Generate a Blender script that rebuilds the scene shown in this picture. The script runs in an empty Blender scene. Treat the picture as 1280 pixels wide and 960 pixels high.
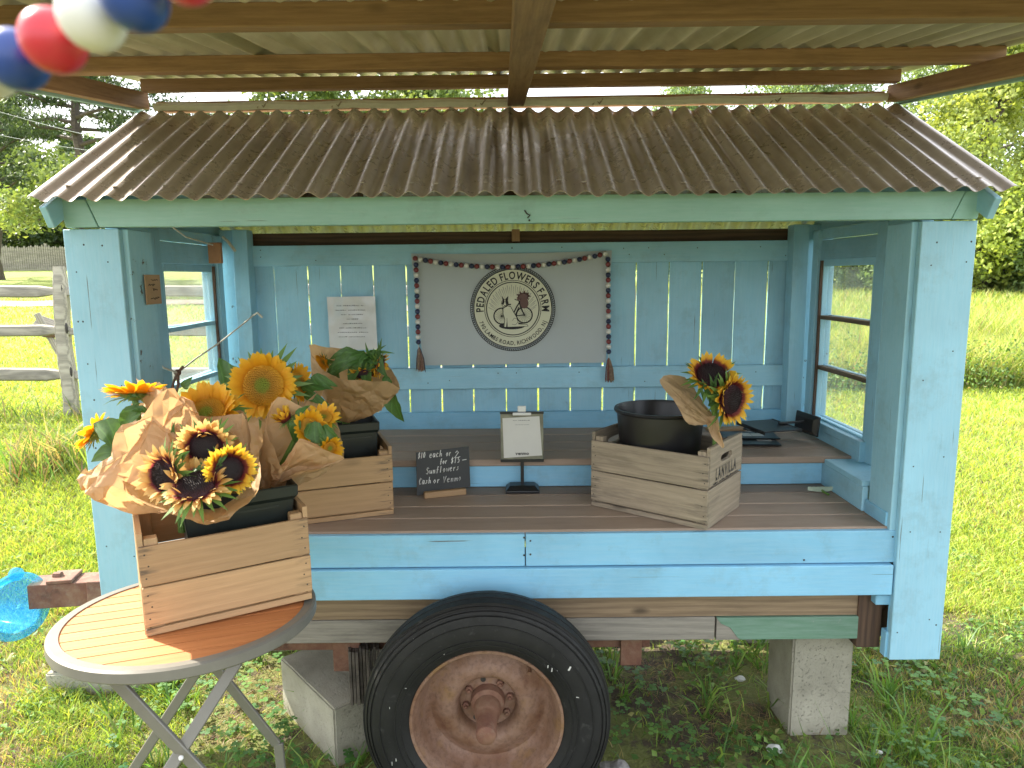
import bpy, bmesh, math, random
import numpy as np
from mathutils import Vector, Matrix, Euler, noise
random.seed(7); np.random.seed(7)
rad = math.radians
scene = bpy.context.scene
COL = scene.collection

# ------------------------------------------------------------------ camera
CAM_H, PITCH, ROLL, FPX = 1.58, rad(8.72), rad(0.55), 880.0
cam_d = bpy.data.cameras.new('camera'); cam = bpy.data.objects.new('camera', cam_d); COL.objects.link(cam)
cam_d.sensor_width = 36; cam_d.lens = FPX/1280*36; cam_d.clip_start = 0.02; cam_d.clip_end = 2000
cam.matrix_world = Matrix.Translation((0, 0, CAM_H)) @ Matrix.Rotation(rad(90)-PITCH, 4, 'X') @ Matrix.Rotation(-ROLL, 4, 'Z')
cam_d.dof.use_dof = True; cam_d.dof.focus_distance = 2.3; cam_d.dof.aperture_fstop = 9
scene.camera = cam
scene.view_settings.view_transform = 'Standard'; scene.view_settings.look = 'None'
scene.view_settings.exposure = 1.72; scene.view_settings.gamma = 1
scene.cycles.max_bounces = 8; scene.cycles.transparent_max_bounces = 12
scene.cycles.sample_clamp_indirect = 6

# ------------------------------------------------------------------ sky and sun (sun from the left, slightly behind the stand)
SUN = Vector((-.636, .365, .682)).normalized()
w = bpy.data.worlds.new('World'); scene.world = w; w.use_nodes = True
nt = w.node_tree; nt.nodes.clear()
sky = nt.nodes.new('ShaderNodeTexSky'); sky.sky_type = 'NISHITA'; sky.sun_disc = False
sky.sun_elevation = math.asin(SUN.z); sky.sun_rotation = math.atan2(SUN.x, SUN.y) % (2*math.pi)
sky.air_density = 1.0; sky.dust_density = 4.0; sky.ozone_density = 1.0
mx = nt.nodes.new('ShaderNodeMix'); mx.data_type = 'RGBA'; mx.inputs[0].default_value = .6
bg = nt.nodes.new('ShaderNodeBackground'); bg.inputs[1].default_value = .15
ou = nt.nodes.new('ShaderNodeOutputWorld')
nt.links.new(sky.outputs[0], mx.inputs[6]); mx.inputs[7].default_value = (7.0, 7.1, 7.3, 1)   # thin white cloud over the blue
nt.links.new(mx.outputs[2], bg.inputs[0]); nt.links.new(bg.outputs[0], ou.inputs[0])
sd = bpy.data.lights.new('sun', 'SUN'); sd.energy = 4.4; sd.angle = rad(.6); sd.color = (1, .93, .8)
so = bpy.data.objects.new('sun', sd); COL.objects.link(so)
so.rotation_euler = SUN.to_track_quat('Z', 'Y').to_euler()

# ------------------------------------------------------------------ helpers
def ray(u, v):
    x, y = (u-640)/FPX, (480-v)/FPX
    x, y = x*math.cos(ROLL)+y*math.sin(ROLL), -x*math.sin(ROLL)+y*math.cos(ROLL)
    return Vector((x, math.cos(PITCH)+y*math.sin(PITCH), -math.sin(PITCH)+y*math.cos(PITCH)))
def at(u, v, Y):                     # measured point of the photograph at a known distance -> metres
    d = ray(u, v); k = Y/d.y; return Vector((d.x*k, Y, CAM_H+d.z*k))

FR = {}                              # frame of every object inside its thing
def ID(): return Matrix.Identity(4)
def tag(o, label=None, cat=None, group=None, kind=None):
    if label: o['label'] = label
    if cat: o['category'] = cat
    if group: o['group'] = group
    if kind: o['kind'] = kind
    return o
def thing(name, label, cat, loc=(0, 0, 0), rot=(0, 0, 0), group=None):
    o = bpy.data.objects.new(name, None); COL.objects.link(o); o.empty_display_size = .05
    o.location = loc; o.rotation_euler = rot; FR[o] = ID()
    return tag(o, label, cat, group)
def link(name, me, parent=None, M=None):
    o = bpy.data.objects.new(name, me); COL.objects.link(o)
    M = M or ID(); FR[o] = M
    if parent is not None:
        o.parent = parent; o.matrix_local = FR[parent].inverted() @ M
    else: o.matrix_world = M
    return o
class MB:
    def __init__(s): s.v = []; s.f = []; s.smooth = False
    def add(s, vs, fs):
        n = len(s.v); s.v += [tuple(p) for p in vs]; s.f += [tuple(i+n for i in f) for f in fs]; return s
    def box(s, c, d, M=None):
        x, y, z = d[0]/2, d[1]/2, d[2]/2
        vs = [Vector((a*x, b*y, e*z)) for a in (-1, 1) for b in (-1, 1) for e in (-1, 1)]
        if M is not None: vs = [M @ p for p in vs]
        vs = [p+Vector(c) for p in vs]
        return s.add(vs, [(0, 1, 3, 2), (4, 6, 7, 5), (0, 4, 5, 1), (2, 3, 7, 6), (0, 2, 6, 4), (1, 5, 7, 3)])
    def tube(s, pts, r, n=8, cap=True):
        pts = [Vector(p) for p in pts]; R = r if isinstance(r, (list, tuple)) else [r]*len(pts)
        vs = []; prev = None
        for i, p in enumerate(pts):
            t = (pts[min(i+1, len(pts)-1)]-pts[max(i-1, 0)]).normalized()
            if prev is None:
                a = Vector((0, 0, 1)) if abs(t.z) < .9 else Vector((1, 0, 0)); prev = t.cross(a).normalized()
            prev = (prev-t*prev.dot(t)).normalized(); b = t.cross(prev)
            vs += [p+(prev*math.cos(2*math.pi*k/n)+b*math.sin(2*math.pi*k/n))*R[i] for k in range(n)]
        fs = [(i*n+k, i*n+(k+1) % n, (i+1)*n+(k+1) % n, (i+1)*n+k) for i in range(len(pts)-1) for k in range(n)]
        if cap: fs += [tuple(range(n))[::-1], tuple((len(pts)-1)*n+k for k in range(n))]
        return s.add(vs, fs)
    def lathe(s, prof, n=32, M=None, close=False):     # profile of (radius, height) about local Z
        vs = []
        for r, h in prof:
            vs += [Vector((r*math.cos(2*math.pi*k/n), r*math.sin(2*math.pi*k/n), h)) for k in range(n)]
        if M is not None: vs = [M @ p for p in vs]
        m = len(prof); R = range(m if close else m-1)
        return s.add(vs, [(i*n+k, i*n+(k+1) % n, ((i+1) % m)*n+(k+1) % n, ((i+1) % m)*n+k) for i in R for k in range(n)])
    def ball(s, c, r, n=10, m=7, sc=(1, 1, 1)):
        vs = [Vector((0, 0, -r*sc[2]))+Vector(c)]
        for i in range(1, m):
            a = math.pi*i/m
            vs += [Vector(c)+Vector((r*sc[0]*math.sin(a)*math.cos(2*math.pi*k/n), r*sc[1]*math.sin(a)*math.sin(2*math.pi*k/n), -r*sc[2]*math.cos(a))) for k in range(n)]
        vs.append(Vector(c)+Vector((0, 0, r*sc[2])))
        fs = [(0, 1+(k+1) % n, 1+k) for k in range(n)]
        for i in range(m-2): fs += [(1+i*n+k, 1+i*n+(k+1) % n, 1+(i+1)*n+(k+1) % n, 1+(i+1)*n+k) for k in range(n)]
        e = len(vs)-1; fs += [(e, 1+(m-2)*n+k, 1+(m-2)*n+(k+1) % n) for k in range(n)]
        return s.add(vs, fs)
    def mesh(s, name, mat, smooth=False, bevel=0, sharp=40):
        me = bpy.data.meshes.new(name); me.from_pydata(s.v, [], s.f); me.update()
        if bevel or True:
            bm = bmesh.new(); bm.from_mesh(me)
            bmesh.ops.recalc_face_normals(bm, faces=bm.faces)
            if bevel: bmesh.ops.bevel(bm, geom=bm.edges[:], offset=bevel, segments=1, affect='EDGES', profile=.5)
            if smooth:
                for f in bm.faces: f.smooth = True
                for e in bm.edges:
                    if len(e.link_faces) == 2 and e.calc_face_angle(0) > rad(sharp): e.smooth = False
            bm.to_mesh(me); bm.free()
        for m in (mat if isinstance(mat, (list, tuple)) else [mat]):
            if m: me.materials.append(m)
        return me
    def build(s, name, mat, parent=None, smooth=False, bevel=0, M=None, sharp=40):
        return link(name, s.mesh(name, mat, smooth, bevel, sharp), parent, M)

def frame(o, xa, na):                # matrix with local X along xa, local Z along na
    x = Vector(xa).normalized(); z = Vector(na); z = (z-x*z.dot(x)).normalized(); y = z.cross(x)
    M = Matrix((x, y, z)).transposed().to_4x4(); M.translation = o; return M
_bc = {}
def board(name, a, b, width, thick, normal, mat, parent=None, bev=.002, kind=None, warp=0, taper=0):
    """a plank from a to b, local X along the grain, local Z its thickness"""
    a, b = Vector(a), Vector(b); L = (b-a).length
    nx = 1 if not warp else 8
    key = (round(L, 4), round(width, 4), round(thick, 4), mat.name, bev, warp and random.random())
    if key not in _bc:
        m = MB()
        if nx == 1: m.box((0, 0, 0), (L, width, thick))
        else:
            r = random.random()*50; vs = []
            for i in range(nx+1):
                x = -L/2+L*i/nx
                dz = warp*noise.noise(Vector((x*3+r, 0, 0))); dy = warp*.6*noise.noise(Vector((x*3+r, 5, 0)))
                for (p, q) in ((-1, -1), (1, -1), (1, 1), (-1, 1)):
                    vs.append((x, p*width/2+dy, q*thick/2+dz))
            fs = [(i*4+k, i*4+(k+1) % 4, (i+1)*4+(k+1) % 4, (i+1)*4+k) for i in range(nx) for k in range(4)]
            fs += [(0, 1, 2, 3), tuple(nx*4+k for k in (3, 2, 1, 0))]
            m.add(vs, fs)
        _bc[key] = m.mesh(name, mat, bevel=0 if warp else bev)
        if warp:
            pass
    o = link(name, _bc[key], parent, frame((a+b)/2, b-a, normal))
    if kind: o['kind'] = kind
    return o
def copy_tree(o, label=None, group=None):
    c = o.copy(); COL.objects.link(c)
    if label: c['label'] = label
    if group: c['group'] = group
    def rec(src, dst):
        for ch in src.children:
            d = ch.copy(); COL.objects.link(d); d.parent = dst; rec(ch, d)
    rec(o, c); return c

# ------------------------------------------------------------------ materials
class N:
    def __init__(s, name):
        s.m = bpy.data.materials.new(name); s.m.use_nodes = True; s.t = s.m.node_tree; s.n = s.t.nodes; s.n.clear()
        s.out = s.n.new('ShaderNodeOutputMaterial'); s.b = s.n.new('ShaderNodeBsdfPrincipled'); s.l(s.b.outputs[0], s.out.inputs[0])
        s.tc = s.n.new('ShaderNodeTexCoord')
    def l(s, a, b): s.t.links.new(a, b)
    def new(s, t, **k):
        n = s.n.new(t)
        for a, b in k.items(): setattr(n, a, b)
        return n
    def vec(s, scale=(1, 1, 1), rnd=True, src='Object'):
        mp = s.new('ShaderNodeMapping'); mp.inputs['Scale'].default_value = scale
        s.l(s.tc.outputs[src], mp.inputs[0])
        if rnd:
            oi = s.new('ShaderNodeObjectInfo'); mu = s.new('ShaderNodeMath', operation='MULTIPLY'); mu.inputs[1].default_value = 37.
            s.l(oi.outputs['Random'], mu.inputs[0]); s.l(mu.outputs[0], mp.inputs['Location'])
        return mp.outputs[0]
    def noise(s, vec, scale, detail=4, rough=.55, dist=0):
        n = s.new('ShaderNodeTexNoise'); n.inputs['Scale'].default_value = scale; n.inputs['Detail'].default_value = detail
        n.inputs['Roughness'].default_value = rough; n.inputs['Distortion'].default_value = dist; s.l(vec, n.inputs['Vector']); return n.outputs[0]
    def ramp(s, fac, stops, interp='LINEAR'):
        r = s.new('ShaderNodeValToRGB'); r.color_ramp.interpolation = interp; e = r.color_ramp.elements
        while len(e) < len(stops): e.new(.5)
        for i, (p, c) in enumerate(stops): e[i].position = p; e[i].color = c if len(c) == 4 else (*c, 1)
        s.l(fac, r.inputs[0]); return r.outputs[0]
    def mix(s, fac, a, b, mode='MIX'):
        m = s.new('ShaderNodeMix', data_type='RGBA', blend_type=mode)
        for i, x in ((0, fac), (6, a), (7, b)):
            if isinstance(x, (int, float)): m.inputs[i].default_value = x
            elif isinstance(x, tuple): m.inputs[i].default_value = x if len(x) == 4 else (*x, 1)
            else: s.l(x, m.inputs[i])
        return m.outputs[2]
    def math(s, op, a, b=0, clamp=False):
        m = s.new('ShaderNodeMath', operation=op); m.use_clamp = clamp
        for i, x in ((0, a), (1, b)):
            if isinstance(x, (int, float)): m.inputs[i].default_value = x
            else: s.l(x, m.inputs[i])
        return m.outputs[0]
    def bump(s, h, strength=.3, dist=.002):
        b = s.new('ShaderNodeBump'); b.inputs['Strength'].default_value = strength; b.inputs['Distance'].default_value = dist
        s.l(h, b.inputs['Height']); s.l(b.outputs[0], s.b.inputs['Normal'])
    def set(s, **k):
        for a, x in k.items():
            i = s.b.inputs[a.replace('_', ' ')]
            if isinstance(x, (int, float)): i.default_value = x
            elif isinstance(x, tuple): i.default_value = x if len(x) == 4 else (*x, 1)
            else: s.l(x, i)
        return s
def sc(c, k): return tuple(x*k for x in c)
G = lambda a: (a, a, a)

def paint(name, base, wear=.5, under=(.09, .075, .06)):
    s = N(name)
    v = s.vec((1, 1, 1)); g = s.noise(s.vec((2.2, 26, 26)), 5, 5, .6); big = s.noise(v, 2.3, 4, .6); fine = s.noise(v, 60, 3)
    oi = s.new('ShaderNodeObjectInfo')
    c = s.mix(s.ramp(big, [(.3, G(0)), (.72, G(1))]), sc(base, .84), sc(base, 1.1))
    c = s.mix(s.ramp(g, [(.35, G(0)), (.7, G(1))]), c, s.mix(.1, c, (.7, .8, .85)))
    c = s.mix(s.math('MULTIPLY', s.ramp(s.noise(v, 7, 6, .75), [(.52, G(0)), (.75, G(1))]), .32), c, (.16, .2, .18))
    c = s.mix(1, c, s.ramp(oi.outputs['Random'], [(0, G(.9)), (1, G(1.06))]), 'MULTIPLY')
    crack = s.ramp(s.noise(s.vec((.9, 40, 40)), 3.4, 3, .5), [(.27-.035*wear, G(1)), (.29, G(0))])
    spots = s.ramp(s.noise(v, 28, 4, .7), [(.72-.04*wear, G(0)), (.76-.03*wear, G(1))])
    m = s.math('MAXIMUM', crack, s.math('MULTIPLY', spots, wear)); m = s.math('MULTIPLY', m, .8)
    c = s.mix(m, c, under)
    s.set(Base_Color=c, Roughness=s.ramp(fine, [(.3, G(.42)), (.7, G(.62))]))
    s.bump(s.math('SUBTRACT', s.math('ADD', g, s.math('MULTIPLY', fine, .25)), s.math('MULTIPLY', m, 1.2)), .35, .0016)
    return s.m
def wood(name, light, dark, knots=.6, ends=0, grain=1, rough=.75, stain=.4, staincol=(.05, .04, .035), gscale=1):
    s = N(name); v = s.vec((1, 1, 1))
    wv = s.new('ShaderNodeTexWave', wave_type='BANDS', bands_direction='Y'); wv.inputs['Scale'].default_value = 14*gscale
    wv.inputs['Distortion'].default_value = 9; wv.inputs['Detail'].default_value = 3; wv.inputs['Detail Scale'].default_value = .8
    s.l(s.vec((.13, 1, 1)), wv.inputs['Vector'])
    g = s.noise(s.vec((1.6, 34, 34)), 5, 6, .65); big = s.noise(v, 3, 4)
    f = s.math('ADD', s.math('MULTIPLY', wv.outputs[1], .35*grain), s.math('MULTIPLY', g, .75))
    c = s.ramp(f, [(.22, dark), (.75, light)])
    oi = s.new('ShaderNodeObjectInfo')
    c = s.mix(1, c, s.ramp(oi.outputs['Random'], [(0, G(.78)), (1, G(1.12))]), 'MULTIPLY')
    st = s.math('MULTIPLY', s.ramp(s.noise(s.vec((.7, 3, 3)), 5, 5, .7), [(.5, G(0)), (.75, G(1))]), stain)
    c = s.mix(st, c, staincol)
    vo = s.new('ShaderNodeTexVoronoi'); vo.inputs['Scale'].default_value = 5; s.l(s.vec((.8, 1.9, 1.9)), vo.inputs['Vector'])
    k = s.math('MULTIPLY', s.ramp(vo.outputs['Distance'], [(.05, G(1)), (.15, G(0))]), knots)
    c = s.mix(k, c, sc(dark, .35))
    if ends:      # rust bleeding along the grain from the nails near the board ends
        sx = s.new('ShaderNodeSeparateXYZ'); s.l(s.tc.outputs['Object'], sx.inputs[0]); ab = s.math('ABSOLUTE', sx.outputs[0])
        em = s.math('MULTIPLY', s.ramp(ab, [(ends-.045, G(0)), (ends-.015, G(1))]), s.ramp(s.noise(s.vec((5, 45, 45)), 2.2, 4, .6), [(.5, G(0)), (.66, G(1))]))
        c = s.mix(s.math('MULTIPLY', em, .75), c, (.05, .042, .035))
    s.set(Base_Color=c, Roughness=rough); s.bump(f, .45, .0018); return s.m
def plain(name, c, rough=.6, var=.15, metal=0, nscale=12, bump=.1, trans=0, spec=None):
    s = N(name); n = s.noise(s.vec((1, 1, 1)), nscale, 5, .6)
    s.set(Base_Color=s.mix(s.ramp(n, [(.3, G(0)), (.7, G(1))]), sc(c, 1-var), sc(c, 1+var)), Roughness=rough, Metallic=metal)
    if bump: s.bump(n, bump, .002)
    if spec is not None: s.set(Specular_IOR_Level=spec)
    if trans:
        t = s.new('ShaderNodeBsdfTranslucent'); t.inputs[0].default_value = (*c, 1); mxs = s.new('ShaderNodeMixShader'); mxs.inputs[0].default_value = trans
        s.l(s.b.outputs[0], mxs.inputs[1]); s.l(t.outputs[0], mxs.inputs[2]); s.l(mxs.outputs[0], s.out.inputs[0])
    return s.m

BLUE = (.30, .58, .72)
m_blue = paint('blue_paint', BLUE, .35)
m_bluef = paint('blue_paint_fresh', (.235, .54, .75), .2)
m_blueold = paint('blue_paint_peeling', (.29, .555, .68), 1.8)
m_header = paint('blue_paint_green_bounce', (.29, .53, .47), .2)  # stand blue shifted greener: bounced ground light painted into the colour
m_greenpaint = paint('old_green_paint', (.13, .25, .17), 1.3, (.35, .33, .28))
m_lumber = wood('brown_lumber', (.47, .29, .165), (.25, .14, .075), .9, 0, .3, stain=.5, staincol=(.10, .06, .035))
m_dklumber = wood('dark_lumber', (.13, .075, .045), (.05, .028, .018), .6)
m_beam = wood('weathered_brown_beam', (.30, .215, .13), (.15, .10, .06), .8, 0, .7, stain=.3)
m_greywood = wood('weathered_grey_wood', (.34, .31, .26), (.17, .155, .13), .6, 0, .35, stain=.5)
m_deck = wood('composite_deck', (.39, .29, .215), (.29, .215, .16), 0, 0, .6, .6, .3, (.10, .075, .06), 3)
m_crate_new = wood('new_crate_wood', (.50, .32, .165), (.36, .225, .11), .5, .185, .35, .6, .3, (.3, .19, .1))
m_crate_old = wood('old_crate_wood', (.39, .32, .235), (.20, .16, .11), .7, .2, .35, .75, .6, (.09, .075, .06))
m_fence = wood('silver_fence_wood', (.36, .33, .27), (.17, .155, .13), .4, 0, 1.2, .85, .4)
m_picket = wood('picket_wood', (.33, .30, .25), (.2, .18, .15), .2)
m_tableslat = wood('orange_table_slat', (.60, .235, .08), (.46, .16, .045), .3, 0, .5, .65, .2, (.4, .15, .05))
m_tablemetal = plain('taupe_metal', (.19, .18, .155), .42, .06, .2, 30, .05)
m_rust = None
def rust():
    s = N('rusty_steel'); v = s.vec((1, 1, 1)); a = s.noise(v, 9, 7, .7); b = s.noise(v, 45, 5, .7)
    c = s.ramp(a, [(.3, (.06, .03, .022)), (.45, (.16, .07, .045)), (.58, (.21, .105, .065)), (.75, (.26, .16, .10))])
    c = s.mix(s.ramp(b, [(.5, G(0)), (.8, G(.5))]), c, (.27, .21, .15))
    s.set(Base_Color=c, Roughness=.75, Metallic=.1); s.bump(s.math('ADD', a, b), .6, .003); return s.m
m_rust = rust()
def rimrust():
    s = N('faded_red_rim'); v = s.vec((1, 1, 1)); a = s.noise(v, 8, 7, .65); b = s.noise(v, 70, 5, .7)
    c = s.ramp(a, [(.28, (.12, .045, .025)), (.42, (.20, .105, .06)), (.54, (.25, .15, .105)), (.66, (.24, .135, .06)), (.78, (.21, .18, .125))])
    c = s.mix(s.ramp(b, [(.48, G(0)), (.75, G(.75))]), c, (.09, .045, .028))
    s.set(Base_Color=c, Roughness=.62, Metallic=.1); s.bump(b, .35, .0015); return s.m
m_rim = rimrust()
def tyre_mat():
    s = N('worn_rubber'); v = s.vec((1, 1, 1)); a = s.noise(v, 6, 5, .6); b = s.noise(v, 40, 4, .7)
    c = s.mix(s.ramp(a, [(.35, G(0)), (.7, G(1))]), (.009, .009, .0085), (.02, .0195, .0185))
    c = s.mix(s.math('MULTIPLY', s.ramp(b, [(.6, G(0)), (.72, G(1))]), .35), c, (.09, .09, .08))
    s.set(Base_Color=c, Roughness=s.ramp(b, [(.3, G(.55)), (.7, G(.75))]), Specular_IOR_Level=.35); s.bump(b, .25, .0015); return s.m
m_tyre = tyre_mat()
def concrete():
    s = N('concrete_block'); v = s.vec((1, 1, 1)); a = s.noise(v, 7, 6, .6); b = s.noise(v, 140, 3, .8)
    c = s.ramp(a, [(.3, (.25, .235, .18)), (.7, (.42, .395, .31))])
    pit = s.ramp(b, [(.3, G(1)), (.4, G(0))]); c = s.mix(s.math('MULTIPLY', pit, .7), c, (.14, .13, .11))
    s.set(Base_Color=c, Roughness=.9); s.bump(s.math('SUBTRACT', s.math('MULTIPLY', b, .8), pit), .8, .004); return s.m
m_conc = concrete()
def roofmat():
    s = N('weathered_galvanised'); v = s.vec((1, 1, 1), False, 'Object'); st = s.noise(s.vec((9, .7, 1), False), 2.2, 5, .65); b = s.noise(v, 12, 6, .7); f = s.noise(v, 90, 3)
    c = s.ramp(st, [(.3, (.41, .35, .30)), (.55, (.56, .495, .44)), (.75, (.70, .65, .60))])
    c = s.mix(s.math('MULTIPLY', s.ramp(b, [(.5, G(0)), (.75, G(1))]), .32), c, (.17, .135, .105))
    s.set(Base_Color=c, Roughness=s.ramp(b, [(.3, G(.22)), (.7, G(.38))]), Metallic=.42); s.bump(f, .08, .001); return s.m
m_roof = roofmat()
def awnmat():
    s = N('fibreglass_sheet'); v = s.vec((1, 1, 1), False); b = s.noise(v, 5, 6, .7); st = s.noise(s.vec((14, .6, 1), False), 2, 5, .6)
    c = s.ramp(st, [(.3, (.40, .38, .27)), (.7, (.58, .55, .43))]); c = s.mix(s.math('MULTIPLY', s.ramp(b, [(.5, G(0)), (.75, G(1))]), .4), c, (.3, .26, .15))
    s.set(Base_Color=c, Roughness=.4, Metallic=.0)
    t = s.new('ShaderNodeBsdfTranslucent'); s.l(c, t.inputs[0]); mxs = s.new('ShaderNodeMixShader'); mxs.inputs[0].default_value = .2
    s.l(s.b.outputs[0], mxs.inputs[1]); s.l(t.outputs[0], mxs.inputs[2]); s.l(mxs.outputs[0], s.out.inputs[0]); return s.m
m_awn = awnmat()
def glass():
    s = N('dusty_glass'); n = s.noise(s.vec((1, 1, 1)), 9, 5, .6)
    gl = s.new('ShaderNodeBsdfGlossy'); gl.inputs['Roughness'].default_value = .03; tr = s.new('ShaderNodeBsdfTransparent'); tr.inputs[0].default_value = (.985, .99, .985, 1)
    df = s.new('ShaderNodeBsdfTranslucent'); df.inputs[0].default_value = (.8, .82, .75, 1); d2 = s.new('ShaderNodeBsdfDiffuse'); d2.inputs[0].default_value = (.7, .72, .66, 1)
    dd = s.new('ShaderNodeMixShader'); s.l(df.outputs[0], dd.inputs[1]); s.l(d2.outputs[0], dd.inputs[2])
    lw = s.new('ShaderNodeLayerWeight'); lw.inputs[0].default_value = .5
    a = s.new('ShaderNodeMixShader'); s.l(s.math('ADD', .03, s.math('MULTIPLY', s.math('POWER', lw.outputs['Facing'], 5), .6)), a.inputs[0]); s.l(tr.outputs[0], a.inputs[1]); s.l(gl.outputs[0], a.inputs[2])
    b = s.new('ShaderNodeMixShader'); s.l(s.ramp(n, [(.35, G(.015)), (.7, G(.07))]), b.inputs[0]); s.l(a.outputs[0], b.inputs[1]); s.l(dd.outputs[0], b.inputs[2])
    s.l(b.outputs[0], s.out.inputs[0]); return s.m
m_glass = glass()
def kraft():
    s = N('kraft_paper'); v = s.vec((1, 1, 1)); a = s.noise(v, 9, 5, .6); b = s.noise(v, 120, 3)
    vo = s.new('ShaderNodeTexVoronoi', feature='DISTANCE_TO_EDGE'); vo.inputs['Scale'].default_value = 9; vo.inputs['Randomness'].default_value = 1
    nv = s.new('ShaderNodeTexNoise'); nv.inputs['Scale'].default_value = 7; s.l(v, nv.inputs['Vector'])
    add = s.new('ShaderNodeVectorMath', operation='MULTIPLY_ADD'); s.l(nv.outputs[1], add.inputs[0]); add.inputs[1].default_value = (.12, .12, .12); s.l(v, add.inputs[2]); s.l(add.outputs[0], vo.inputs['Vector'])
    v2 = s.new('ShaderNodeTexVoronoi', feature='DISTANCE_TO_EDGE'); v2.inputs['Scale'].default_value = 26; s.l(add.outputs[0], v2.inputs['Vector'])
    cr = s.math('ADD', s.ramp(vo.outputs['Distance'], [(0, G(0)), (.2, G(1))]), s.math('MULTIPLY', s.ramp(v2.outputs['Distance'], [(0, G(0)), (.25, G(1))]), .3))
    c = s.mix(a, (.53, .345, .18), (.68, .48, .29))
    s.set(Base_Color=c, Roughness=.6); s.bump(s.math('ADD', cr, s.math('MULTIPLY', b, .05)), .7, .009)
    t = s.new('ShaderNodeBsdfTranslucent'); t.inputs[0].default_value = (.72, .44, .2, 1); mxs = s.new('ShaderNodeMixShader'); mxs.inputs[0].default_value = .45
    s.l(s.b.outputs[0], mxs.inputs[1]); s.l(t.outputs[0], mxs.inputs[2]); s.l(mxs.outputs[0], s.out.inputs[0]); return s.m
m_kraft = kraft()
m_tub = plain('black_green_plastic', (.012, .017, .015), .38, .2, 0, 20, .06)
m_black = plain('black_plastic', (.012, .012, .013), .35, .15, 0, 20, .03)
m_white = plain('white_print', (.75, .75, .72), .6, .02, 0, 5, 0)
m_ink = plain('black_ink', (.02, .02, .022), .7, .05, 0, 5, 0)
m_greyink = plain('grey_ink', (.22, .22, .22), .7, .05, 0, 5, 0)
m_brownink = plain('brown_ink', (.13, .07, .06), .7, .05, 0, 5, 0)
m_paper = plain('white_paper', (.66, .66, .62), .6, .05, 0, 8, .1, .15)
m_sleeve = plain('plastic_sleeve', (.62, .63, .62), .18, .05, 0, 8, .3)
m_chalk = plain('chalkboard_black', (.018, .02, .02), .55, .25, 0, 10, .05)
m_cream = plain('cream_print', (.62, .62, .47), .8, .03, 0, 8, .05)
m_twine = plain('pale_twine', (.6, .56, .46), .8, .15, 0, 60, .3)
m_steel = plain('screw_steel', (.42, .37, .31), .5, .3, .6, 60, .1)
m_nail = plain('dark_nail', (.05, .045, .04), .6, .3, .4, 60, 0)
m_card = plain('brown_card', (.36, .235, .13), .7, .1, 0, 20, .1)
m_redbead = plain('red_wood_bead', (.19, .035, .035), .35, .15, 0, 40, .05)
m_navybead = plain('navy_wood_bead', (.018, .028, .075), .35, .15, 0, 40, .05)
m_whitebead = plain('white_wood_bead', (.68, .67, .62), .35, .05, 0, 40, .05)
m_redbig = plain('glossy_red_bead', (.55, .03, .045), .3, .08, 0, 40, .03)
m_bluebig = plain('glossy_blue_bead', (.02, .06, .25), .3, .1, 0, 40, .03)
m_jute = plain('jute_tassel', (.28, .2, .14), .9, .3, 0, 80, .2)
m_slab = plain('slate_board', (.2, .2, .14), .6, .4, 0, 14, .1)
m_stone = plain('grey_stone', (.2, .19, .18), .8, .5, 0, 40, .6)
m_foam = plain('white_closure_strip', (.78, .77, .72), .6, .06, 0, 30, .1)
m_orange = plain('orange_wood_chip', (.4, .19, .09), .6, .15, 0, 30, .1)
def banner_mat():
    s = N('grey_banner_cloth'); v = s.vec((1, 1, 1), False); a = s.noise(v, 3, 4); wv = s.noise(s.vec((300, 300, 300), False), 1, 1)
    s.set(Base_Color=s.mix(a, (.52, .57, .58), (.6, .65, .66)), Roughness=.7); s.bump(wv, .15, .0008)
    t = s.new('ShaderNodeBsdfTranslucent'); t.inputs[0].default_value = (.45, .52, .52, 1); mxs = s.new('ShaderNodeMixShader'); mxs.inputs[0].default_value = .25
    s.l(s.b.outputs[0], mxs.inputs[1]); s.l(t.outputs[0], mxs.inputs[2]); s.l(mxs.outputs[0], s.out.inputs[0]); return s.m
m_banner = banner_mat()
def bucket_mat():
    s = N('clear_blue_plastic'); s.set(Base_Color=(.05, .45, .85), Roughness=.12, Transmission_Weight=.0)
    tr = s.new('ShaderNodeBsdfTransparent'); tr.inputs[0].default_value = (.62, .94, 1, 1); mxs = s.new('ShaderNodeMixShader'); mxs.inputs[0].default_value = .65
    s.l(s.b.outputs[0], mxs.inputs[1]); s.l(tr.outputs[0], mxs.inputs[2]); s.l(mxs.outputs[0], s.out.inputs[0]); return s.m
m_bucket = bucket_mat()
def leafmat(name, c, trans=.35, rough=.5, var=.3, attr=None, nscale=14, vein=False):
    s = N(name)
    if attr:
        a = s.new('ShaderNodeAttribute', attribute_name=attr); col = a.outputs['Color']
    else:
        n = s.noise(s.vec((1, 1, 1)), nscale, 4); col = s.mix(n, sc(c, 1-var), sc(c, 1+var))
        if vein:
            wv = s.new('ShaderNodeTexWave', wave_type='BANDS', bands_direction='DIAGONAL'); wv.inputs['Scale'].default_value = 2.2; s.l(s.tc.outputs['Object'], wv.inputs['Vector'])
            col = s.mix(s.ramp(wv.outputs[1], [(.85, G(0)), (1, G(.35))]), col, sc(c, 2)); s.bump(wv.outputs[1], .3, .002)
    s.set(Base_Color=col, Roughness=rough)
    if trans:
        t = s.new('ShaderNodeBsdfTranslucent'); cc = s.mix(1, col, (1.5, 1.35, .7), 'MULTIPLY'); s.l(cc, t.inputs[0])
        mxs = s.new('ShaderNodeMixShader'); mxs.inputs[0].default_value = trans; s.l(s.b.outputs[0], mxs.inputs[1]); s.l(t.outputs[0], mxs.inputs[2]); s.l(mxs.outputs[0], s.out.inputs[0])
    return s.m
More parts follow.
